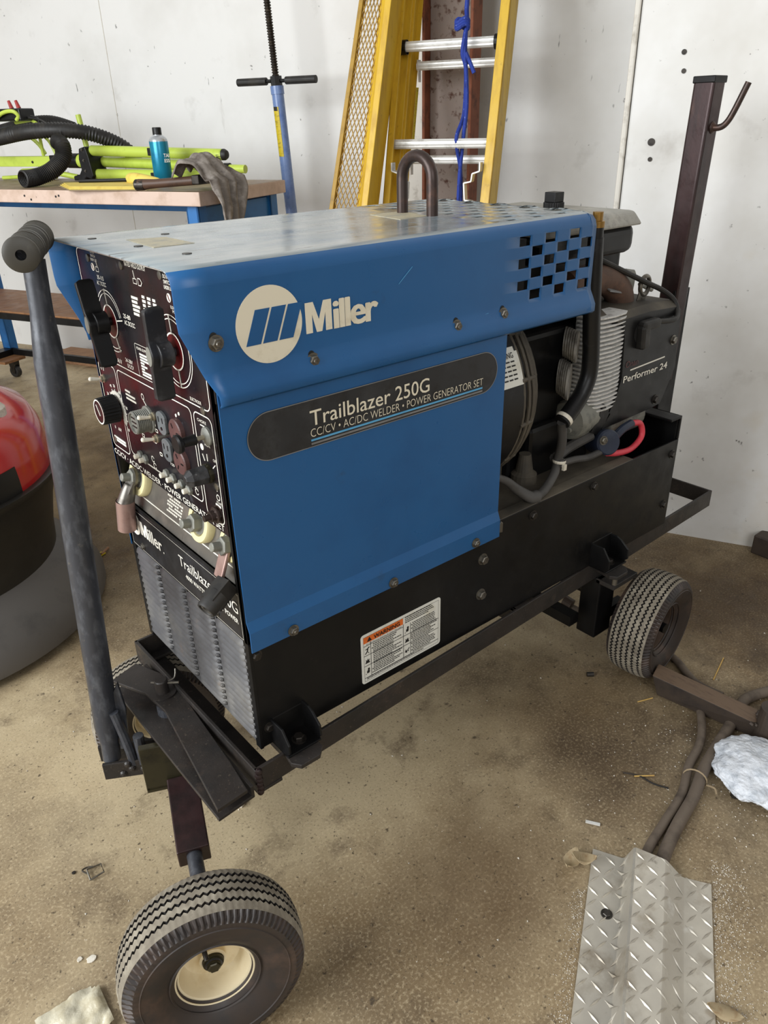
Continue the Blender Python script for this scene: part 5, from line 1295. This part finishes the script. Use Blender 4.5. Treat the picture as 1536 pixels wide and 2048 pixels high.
hose([RW(1.985, 1.80, 1.122), RW(1.950, 1.79, 1.105), RW(1.940, 1.77, 1.062), RW(1.955, 1.72, 1.022), RW(1.985, 1.66, 1.000), RW(1.995, 1.60, .998)], .030, .007, 'corrugated_hose', 'short curved black hose whose open end faces forward on the bench')
hose([RW(2.55, 2.06, 1.16), RW(2.38, 2.06, 1.185), RW(2.26, 2.07, 1.188), RW(2.14, 2.07, 1.16)], .028, .0125, 'corrugated_hose', 'black corrugated hose lying behind the switch box')
# spray can
can = emp('spray_can', 'teal and silver aerosol spray can with black cap standing on the bench', 'spray can', RW(1.515, 1.835, ZB1))
c = RW(1.515, 1.835, ZB1 + .002)
bm = B(); lathe(bm, c, EZ, [(0, 0), (.033, 0), (.0345, .003), (.0345, .146), (.034, .148)], 36); mk('can_body', bm, m_teal, can, smooth=True)
bm = B(); lathe(bm, c, EZ, [(.0346, .145), (.0335, .152), (.028, .160), (.0185, .166), (.018, .168), (0, .168)], 36); mk('can_shoulder', bm, m_silver, can, smooth=True)
bm = B(); lathe(bm, c, EZ, [(.0165, .165), (.0165, .190), (.015, .193), (0, .193)], 28); mk('cap', bm, m_plastic, can, smooth=True)
bm = B(); bd = (V((CAM.x, CAM.y, 0)) - V((c.x, c.y, 0))).normalized(); bx_ = V((-bd.y, bd.x, 0)); OO = c + bd * .0347
ax_ = bx_ * .8 - bd * .0
text(bm, 'STAI', OO - bd * .003 + bx_ * .0, bx_, EZ, .006, .092, .013, .026, bold=.01); text(bm, 'LESS', OO - bd * .003, bx_, EZ, .006, .075, .012, .026, bold=.01)
mk('can_lettering', bm, m_white, can)
# notepad, pen, hammer, rag
bm = B(); q = [RW(s, d, ZB1) for s, d in ((1.86, 1.70), (1.60, 1.555), (1.30, 1.60), (1.55, 1.74))]
prism(bm, [RW(1.90, 1.68, ZB1), RW(1.67, 1.50, ZB1), RW(1.36, 1.545, ZB1), RW(1.60, 1.75, ZB1)], EZ * .003); np_ = mk('notepad', bm, [m_card], bevel=.001); tag(np_, 'yellow lined notepad on cardboard back lying near the bench front edge', 'notepad'); ORG[np_] = V((0, 0, 0))
bm = B()
for k in range(3): prism(bm, [RW(1.895 - .01 * k, 1.684, ZB1 + .0035 + k * .0035), RW(1.68, 1.512 + .002 * k, ZB1 + .0035 + k * .0035), RW(1.39, 1.555, ZB1 + .0035 + k * .0035), RW(1.62, 1.745, ZB1 + .0035 + k * .0035 + .002 * k)], EZ * .0028)
mk('yellow_pages', bm, m_pad, np_)
bm = B(); tube(bm, [RW(1.78, 1.67, ZB1 + .02), RW(1.56, 1.70, ZB1 + .024)], .006, 12, smooth=False); o = mk('pen', bm, m_plastic); tag(o, 'dark pen lying on the yellow notepad', 'pen')
bm = B(); rngp = [RW(1.60, 1.74, ZB1 + .022), RW(1.55, 1.70, ZB1 + .028), RW(1.48, 1.67, ZB1 + .028), RW(1.41, 1.68, ZB1 + .022)]
tube(bm, rngp, .02, 14, 6, rad=lambda t: .007 + .014 * math.sin(pi * min(1, .15 + t * .8))); o = mk('yellow_glove', bm, m_pad, smooth=True); tag(o, 'crumpled yellow glove lying on the notepad beside the spray can', 'glove')
ham = emp('hammer', 'hammer with dark worn handle, its head wrapped under the grey rag', 'hammer', RW(1.3, 1.57, ZB1))
bm = B(); tube(bm, [RW(1.39, 1.545, ZB1 + .0195), RW(1.33, 1.56, ZB1 + .0225), RW(1.17, 1.60, ZB1 + .032)], .0165, 16, smooth=False, rad=lambda t: .0185 - .004 * min(1, t * 3)); mk('hammer_handle', bm, m_hamwood, ham, smooth=True)
bm = B(); lathe(bm, RW(1.40, 1.5425, ZB1 + .019), T * .97 - N * .25, [(.0175, -.03), (.0185, -.03), (.0185, 0), (.015, .004), (0, .004)], 18); mk('pommel', bm, m_dkbolt, ham)
bm = B(); obox(bm, RW(1.16, 1.60, ZB1 + .035), N, T, EZ, .09, .03, .03); mk('hammer_head', bm, m_dkbolt, ham, bevel=.004)
# rag draped over the corner
def rag():
    bm = B(); NU, NV = 40, 48; g = []
    for i in range(NU + 1):
        row = []
        for j in range(NV + 1):
            u, v = i / NU, j / NV          # u across (bench depth), v from the bundle on the top to the hanging tip
            wob = lambda k, f: mnoise.noise(V((u * f + k, v * f, k * 3.1)))
            half = (.19 - .02 * v) if v < .45 else .185 - .115 * ((v - .45) / .55) ** 1.1
            dc = 1.655 - .055 * v
            d = dc + (u - .5) * half + .012 * wob(1, 3)
            if v < .45:
                t = v / .45; s_ = 1.262 - .157 * t
                z = ZB1 + .016 + (.100 * math.sin(pi * (.16 + .72 * t)) ** 1.2) * (.35 + .65 * math.sin(pi * (.08 + .84 * u))) * (1 + .35 * wob(2, 4))
                s_ += .016 * wob(3, 5)
            else:
                t = (v - .45) / .55; s_ = 1.103 - .026 * math.sin(min(1, t * 2.2) * pi * .5) - .020 * abs(math.sin(u * 11 + t * 2.4)) - .012 * abs(wob(4, 5))
                z = ZB1 + .040 * (1 - t) - (.205 - .10 * abs(u - .42)) * t
            f = .010 * math.sin(u * 19 + v * 5 + 2 * wob(5, 3))
            z += (f + .012 * wob(6, 9)) if v < .45 else .004 * wob(6, 9)
            if v < .43: z = max(z, ZB1 + .004)
            row.append(bm.verts.new(RW(s_ + (0 if v < .45 else -max(0, f)), d, z)))
        g.append(row)
    for i in range(NU):
        for j in range(NV): bm.faces.new([g[i][j], g[i + 1][j], g[i + 1][j + 1], g[i][j + 1]])
    o = mk('rag', bm, m_rag, smooth=True, angle=180); so = o.modifiers.new('solid', 'SOLIDIFY'); so.thickness = .003
    return o
tag(rag(), 'crumpled grey rag hanging over the corner of the workbench', 'rag')

# ------------------------------------------------------------------ red and black vacuum at the left edge
vac = emp('shop_vacuum', 'red topped round shop vacuum with black lower body at the left edge', 'vacuum', (-.27, 1.30, 0))
vc = V((-.275, 1.30, 0)); VR = .395
bm = B(); lathe(bm, vc, EZ, [(VR - .012, .395), (VR - .014, .45), (VR - .022, .50), (VR - .045, .545), (VR - .10, .575), (VR - .20, .595), (0, .60)], 80); mk('red_lid', bm, m_redshell, vac, smooth=True, angle=60)
bm = B(); lathe(bm, vc, EZ, [(VR - .02, .398), (VR - .002, .404), (VR + .008, .402), (VR + .008, .39), (VR - .006, .38), (VR - .03, .30), (VR - .045, .22), (VR - .05, .16), (VR - .03, .10), (VR + .01, .06), (VR + .02, .04), (VR + .02, .012), (0, .012)], 80); mk('lower_body', bm, m_blackshell, vac, smooth=True, angle=60)
bm = B(); a0 = math.radians(-75); a1 = math.radians(45)
lathe(bm, vc, EZ, [(VR - .055, .17), (VR - .01, .135), (VR + .035, .085), (VR + .055, .045), (VR + .055, .022), (VR - .03, .02)], 80); mk('bumper', bm, m_greyshell, vac, smooth=True)
bm = B(); lathe(bm, V((-.047, 1.13, .52)), V((0, 0, 1)), [(.045, 0), (.045, .055), (.035, .066), (0, .066)], 28); mk('lid_knob', bm, m_chip, vac, smooth=True)
bm = B(); lathe(bm, vc, EZ, [(VR - .0105, .399), (VR - .0115, .43), (VR - .0135, .452), (VR - .0155, .466)], 40, a0=math.radians(-150), a1=math.radians(-52), ref=EX); sp_ = mk('side_badge', bm, m_blackshell, vac, smooth=True)
for a in (-1.2, .5, 2.2):
    c = vc + V((math.cos(a) * .33, math.sin(a) * .33, .02)); bm = B(); cyl(bm, c - V((0, .012, 0)), c + V((0, .012, 0)), .02, 16); mk('caster', bm, m_rubber, vac)

# ------------------------------------------------------------------ floor things
# tread plate ramp over the cables
RO, RU, RVv = V((.455, -.318, 0)), V((-.858, -.513, 0)), V((.472, -.882, 0))
RU.normalize(); RVv = (RVv - RU * RVv.dot(RU)).normalized()
rp_prof = [(0, .0015), (.050, .0015), (.054, .003), (.066, .031), (.070, .033), (.118, .033), (.122, .031), (.148, .004), (.153, .0015), (.196, .0015)]
bm = B(); cols = 26
def rz(v):
    for (a, b), (c_, d_) in zip(rp_prof[:-1], rp_prof[1:]):
        if a <= v <= c_: return b + (d_ - b) * (v - a) / (c_ - a)
    return .0015
g = []
for i in range(cols + 1):
    u = .62 * i / cols
    g.append([bm.verts.new(RO + RU * (u + (.012 * v / .196 - .006 + .004 * math.sin(v * 60) if i == 0 else 0)) + RVv * v + EZ * (h + .0012)) for v, h in rp_prof])
for i in range(cols):
    for j in range(len(rp_prof) - 1): bm.faces.new([g[i][j], g[i][j + 1], g[i + 1][j + 1], g[i + 1][j]])
bmesh.ops.recalc_face_normals(bm, faces=bm.faces)
if sum(f.normal.z for f in bm.faces) < 0: bmesh.ops.reverse_faces(bm, faces=bm.faces)
# raised lugs, alternating left and right
pit = .0235
for i in range(27):
    for j in range(9):
        u = .010 + i * pit * .98; v = .008 + j * pit * .95 + (0 if i % 2 == 0 else 0)
        if v > .190 or u > .60: continue
        lr = (i + j) % 2; ang = (pi / 4 if lr else -pi / 4) + .12; du = math.cos(ang); dv = math.sin(ang)
        L, w = .0125, .0022
        tip = []
        for (a, b, h) in ((-L, 0, 0), (0, w, 0), (L, 0, 0), (0, -w, 0), (-L * .35, 0, .0022), (L * .35, 0, .0022)):
            uu, vv = u + a * du - b * dv, v + a * dv + b * du
            tip.append(bm.verts.new(RO + RU * uu + RVv * vv + EZ * (rz(min(.196, max(0, vv))) + .0014 + h)))
        for f in ((0, 1, 4), (4, 1, 5), (5, 1, 2), (2, 3, 5), (5, 3, 4), (4, 3, 0)):
            try: bm.faces.new([tip[k] for k in f])
            except ValueError: pass
bmesh.ops.recalc_face_normals(bm, faces=bm.faces)
o = mk('cable_ramp', bm, m_dplate, smooth=True, angle=25); tag(o, 'aluminium tread plate cable cover with a raised hump on the floor', 'cable cover')
bm = B(); c = RO + RU * .115 + RVv * .034 + EZ * .0027; hexbolt(bm, c, EZ, .007, .003); o = mk('ramp_screw', bm, m_dkbolt); tag(o, 'dark screw through the left flange of the tread plate cover', 'screw')
# cables
def cable(pts, r, lab, nm='floor_cable', grp='cables on the floor'):
    bm = B(); tube(bm, [V((x, y, r + .0005)) if len(q) == 2 else V(q) for q in pts for x, y in [q[:2]]], r, 12, 8); o = mk(nm, bm, m_cable, smooth=True); tag(o, lab, 'cable', grp); return o
cable([(.36, -.455), (.45, -.415), (.519, -.384), (.60, -.368), (.685, -.352), (.76, -.322), (.82, -.308), (.872, -.285), (.93, -.245), (.97, -.20)], .0085, 'thinner brown cable bending away under the dark steel bar')
cable([(.37, -.475), (.46, -.437), (.535, -.408), (.61, -.388), (.69, -.372), (.77, -.348), (.85, -.332), (.93, -.318), (1.02, -.30), (1.10, -.325)], .0115, 'thicker brown cable running straight from the tread plate cover')
bm = B(); c = V((.735, -.349, .011)); lathe(bm, c, V((.95, .3, 0)), [(.0215, -.002), (.0235, 0), (.0215, .002)], 18); tube(bm, [(.735, -.372, .012), (.742, -.386, .010), (.735, -.395, .006)], .002, 8); o = mk('cable_tie', bm, m_card); tag(o, 'tan cable tie holding the two brown cables together', 'cable tie')
cable([(1.028, .190), (1.034, .092), (1.055, .02), (1.06, -.03), (1.045, -.09), (1.035, -.127), (1.01, -.17), (.995, -.209), (1.0, -.26)], .0085, 'grey cable running behind and around the rear near wheel', grp=None)
bm = B(); cyl(bm, (1.028, .176, .016), (1.024, .200, .022), .015, 14); o = mk('cable_end', bm, m_rimbrown); tag(o, 'rusty open ferrule at the end of the grey cable', 'ferrule')
# dark flat bar leg of a steel stand
stn = emp('steel_stand', 'dark steel stand whose long flat bar foot points at the rear wheel', 'stand', (.93, -.30, 0))
bm = B()
A0 = [V((.899, -.161, .004)), V((.940, -.40, .004)), V((.985, -.39, .004)), V((.955, -.138, .004))]
A1 = [V((.892, -.146, .055)), V((.928, -.392, .048)), V((.972, -.386, .048)), V((.938, -.132, .055))]
fs = hexa(bm, A0 + A1); bmesh.ops.recalc_face_normals(bm, faces=bm.faces)
for f in bm.faces:
    if f.normal.z > .7: f.material_index = 1
mk('flat_bar_foot', bm, [m_bar, m_bartop], stn, bevel=.002)
bm = B(); cyl(bm, (.945, -.385, .0), (.951, -.388, .085), .028, 24); mk('stand_post', bm, m_bar, stn); bm = B()
for k in range(7): lathe(bm, V((.915 + k * .009, -.362 - .006 * math.sin(k), .050 - .004 * k * (k < 3))), V((.3, -.3, 1)), [(0, -.004), (.006, 0), (.004, .004), (0, .005)], 9)
mk('weld_bead', bm, m_bar, stn, smooth=True)
bm = B(); box(bm, 1.66, 1.74, -.055, .015, .0, .06); o = mk('steel_block', bm, m_bar, bevel=.004); tag(o, 'dark steel block standing by the wall at the right edge', 'block')
# crumpled white wrap
bm = B(); bmesh.ops.create_icosphere(bm, subdivisions=6, radius=1.0)
fc = V((.830, -.425, .026))
for v in bm.verts:
    p = v.co.copy(); k = 1 + .16 * mnoise.noise(p * 1.8) + .07 * mnoise.noise(p * 5) + .035 * mnoise.noise(p * 13)
    q = fc + V((1, -.62, 0)).normalized() * (p.x * .078 * k) + V((.62, 1, 0)).normalized() * (p.y * .088 * k) + EZ * (p.z * .032 * k)
    q.z = max(.002, q.z); v.co = q
o = mk('crumpled_wrap', bm, m_foam, smooth=True, angle=180); tag(o, 'crumpled silvery white wrap lying below the dark steel bar', 'wrap')
# small litter
def leafm(c, L, w, rot, curl=.012):
    bm = B(); n = 10; g = []
    for i in range(n + 1):
        t = i / n; hw = w * math.sin(pi * min(1, t * .97 + .015)) ** .8
        row = []
        for a in (-1, 0, 1):
            x, y = (t - .5) * L, a * hw; z = .003 + curl * (abs(a) * .7 + (2 * t - 1) ** 2)
            row.append(bm.verts.new(V(c) + V((x * math.cos(rot) - y * math.sin(rot), x * math.sin(rot) + y * math.cos(rot), z))))
        g.append(row)
    for i in range(n):
        for j in range(2): bm.faces.new([g[i][j], g[i][j + 1], g[i + 1][j + 1], g[i + 1][j]])
    return bm
def lf(c, L, w, rot, lab, curl=.012, nm='dry_leaf', mat=m_leaf, grp='dry leaves by the cable cover'):
    o = mk(nm, leafm(c, L, w, rot, curl), mat, smooth=True, angle=180); so = o.modifiers.new('solid', 'SOLIDIFY'); so.thickness = .0006; tag(o, lab, 'leaf', grp)
lf((.423, -.322, .003), .042, .013, 2.2, 'dry leaf curled over the left corner of the cable cover', .012)
lf((.408, -.308, .0), .045, .014, .3, 'dry leaf on the floor left of the cable cover', .010)
lf((.372, -.610, .0), .050, .012, 2.0, 'brown leaf by the right edge of the cable cover', .006)
bm = B()
for pts in ([(-.012, -.010), (.012, -.012), (.014, .010), (-.010, .012), (-.012, -.010)],): tube(bm, [V((-.239 + a, .219 + b, .004 + .003 * (i % 2))) for i, (a, b) in enumerate(pts)], .0016, 8, smooth=False)
tube(bm, [(-.249, .222, .004), (-.256, .232, .009), (-.247, .236, .006), (-.238, .232, .005)], .0015, 8); o = mk('wire_buckle', bm, m_bolt, smooth=True); tag(o, 'small square wire buckle on the floor left of the front wheel', 'buckle')
def chip(c, r, lab, nm='paint_chip', mat=m_chip, h=.002, cat='chip'):
    bm = B(); n = 11; rr = random.Random(hash(lab) % 1000 if False else len(lab)); pts = [(V((c[0] + r * rr.uniform(.65, 1.1) * math.cos(2 * pi * k / n), c[1] + r * rr.uniform(.65, 1.1) * math.sin(2 * pi * k / n), .0005))) for k in range(n)]
    prism(bm, pts, EZ * h); o = mk(nm, bm, mat, bevel=.0005); tag(o, lab, cat)
chip((-.302, .071), .008, 'round white chip on the floor left of the front tire')
chip((-.316, .083), .005, 'smaller white crumb beside the round white chip')
chip((.031, .185), .009, 'white crumb under the front of the cart', h=.008)
chip((-.268, .105 + .14), .004, 'small dark disc beside the wire buckle', 'washer', m_dkbolt, cat='washer')
bm = B(); beam(bm, (.498, -.270, .003), (.512, -.292, .003), .005, .003); o = mk('metal_strip', bm, m_rung); tag(o, 'short bright metal strip on the floor between cart and cable cover', 'strip')
bm = B(); cyl(bm, (.838, -.016, .006), (.850, -.026, .006), .0055, 12); o = mk('pipe_bit', bm, m_dkbolt); tag(o, 'short dark tube bit on the floor near the rear wheel', 'pipe bit')
bm = B(); lathe(bm, (.763, -.417, .0005), EZ, [(.004, 0), (.008, 0), (.008, .008), (.004, .008), (.004, 0)], 16); o = mk('steel_nut', bm, m_dkbolt); tag(o, 'dark round nut on the floor left of the white wrap', 'nut')
bm = B(); tube(bm, [(.190, 1.300, .006), (.222, 1.325, .006)], .004, 8, smooth=False); o = mk('pencil_stub', bm, m_plank); tag(o, 'short wooden pencil stub on the floor behind the handle', 'pencil')
bm = B(); obox(bm, (.178, 1.300, .004), V((.9, .4, 0)), V((-.4, .9, 0)), EZ, .05, .02, .003); o = mk('yellow_tag', bm, m_label_y); tag(o, 'small yellow tag on the floor beside the pencil stub', 'tag')
# cloudy plastic sheet by the front tire
bm = B(); NU = 18; g = []
q0, q1, q2, q3 = V((-.308, .028, 0)), V((-.310, -.045, 0)), V((-.40, -.085, 0)), V((-.40, .030, 0))
for i in range(NU + 1):
    row = []
    for j in range(NU + 1):
        u, v = i / NU, j / NU; p = (q0 * (1 - u) + q1 * u) * (1 - v) + (q3 * (1 - u) + q2 * u) * v
        p.z = .004 + .010 * (mnoise.noise(V((u * 4, v * 4, 2))) + .5) * (1 - .3 * v) + .003 * mnoise.noise(V((u * 13, v * 13, 5))); row.append(bm.verts.new(p))
    g.append(row)
for i in range(NU):
    for j in range(NU):
        if (i + j) < 2: continue
        bm.faces.new([g[i][j], g[i][j + 1], g[i + 1][j + 1], g[i + 1][j]])
o = mk('plastic_sheet', bm, m_film, smooth=True, angle=180); tag(o, 'crumpled cloudy plastic sheet on the floor beside the front tire', 'plastic sheet')
for (a, b), lab in ((((1.045, -.215), (1.135, -.19)), 'long straw behind the rear wheel'), (((.85, -.145), (.885, -.16)), 'short straw in front of the flat bar foot'), (((.66, -.265), (.69, -.29)), 'straw on the floor left of the cables'), (((-.02, .43), (-.05, .47)), 'straw beside the front far wheel')):
    bm = B(); tube(bm, [V((*a, .002)), V((*b, .003))], .0014, 6, smooth=False); o = mk('straw_piece', bm, m_straw); tag(o, lab, 'straw', 'straws on the floor')
bm = B(); tube(bm, [(.652, -.245, .0015), (.668, -.272, .002), (.672, -.30, .0015), (.684, -.325, .0015)], .0016, 6); o = mk('twig', bm, m_groove); tag(o, 'thin dark twig on the floor left of the cables', 'twig')
# grit and powder that nobody could count: one object
bm = B(); rg = random.Random(11)
def grain(x, y, r):
    vs = [bm.verts.new((x + r * a * rg.uniform(.6, 1.2), y + r * b * rg.uniform(.6, 1.2), .0002 + r * c_ * rg.uniform(.6, 1.1))) for a, b, c_ in ((1, 0, 0), (-.5, .86, 0), (-.5, -.86, 0), (0, 0, 1.1))]
    for f in ((0, 1, 3), (1, 2, 3), (2, 0, 3)): bm.faces.new([vs[k] for k in f])
for k in range(2800):
    m_ = rg.random()
    if m_ < .55:
        c = RO + RU * rg.uniform(-.05, .45) + RVv * (.198 + abs(rg.gauss(0, .03))); grain(c.x, c.y, rg.uniform(.0005, .0016))
    elif m_ < .72:
        c = RO + RU * rg.uniform(.08, .4) + RVv * (-.004 - abs(rg.gauss(0, .012))); grain(c.x, c.y, rg.uniform(.0005, .0014))
    elif m_ < .9: grain(rg.gauss(.80, .12), rg.gauss(-.42, .13), rg.uniform(.0006, .002))
    else: grain(rg.uniform(-.3, 1.6), rg.uniform(-.5, 1.2), rg.uniform(.0008, .003))
o = mk('floor_grit', bm, m_grit); o['label'] = 'pale grit and powder scattered over the floor'; o['category'] = 'grit'; o['kind'] = 'stuff'
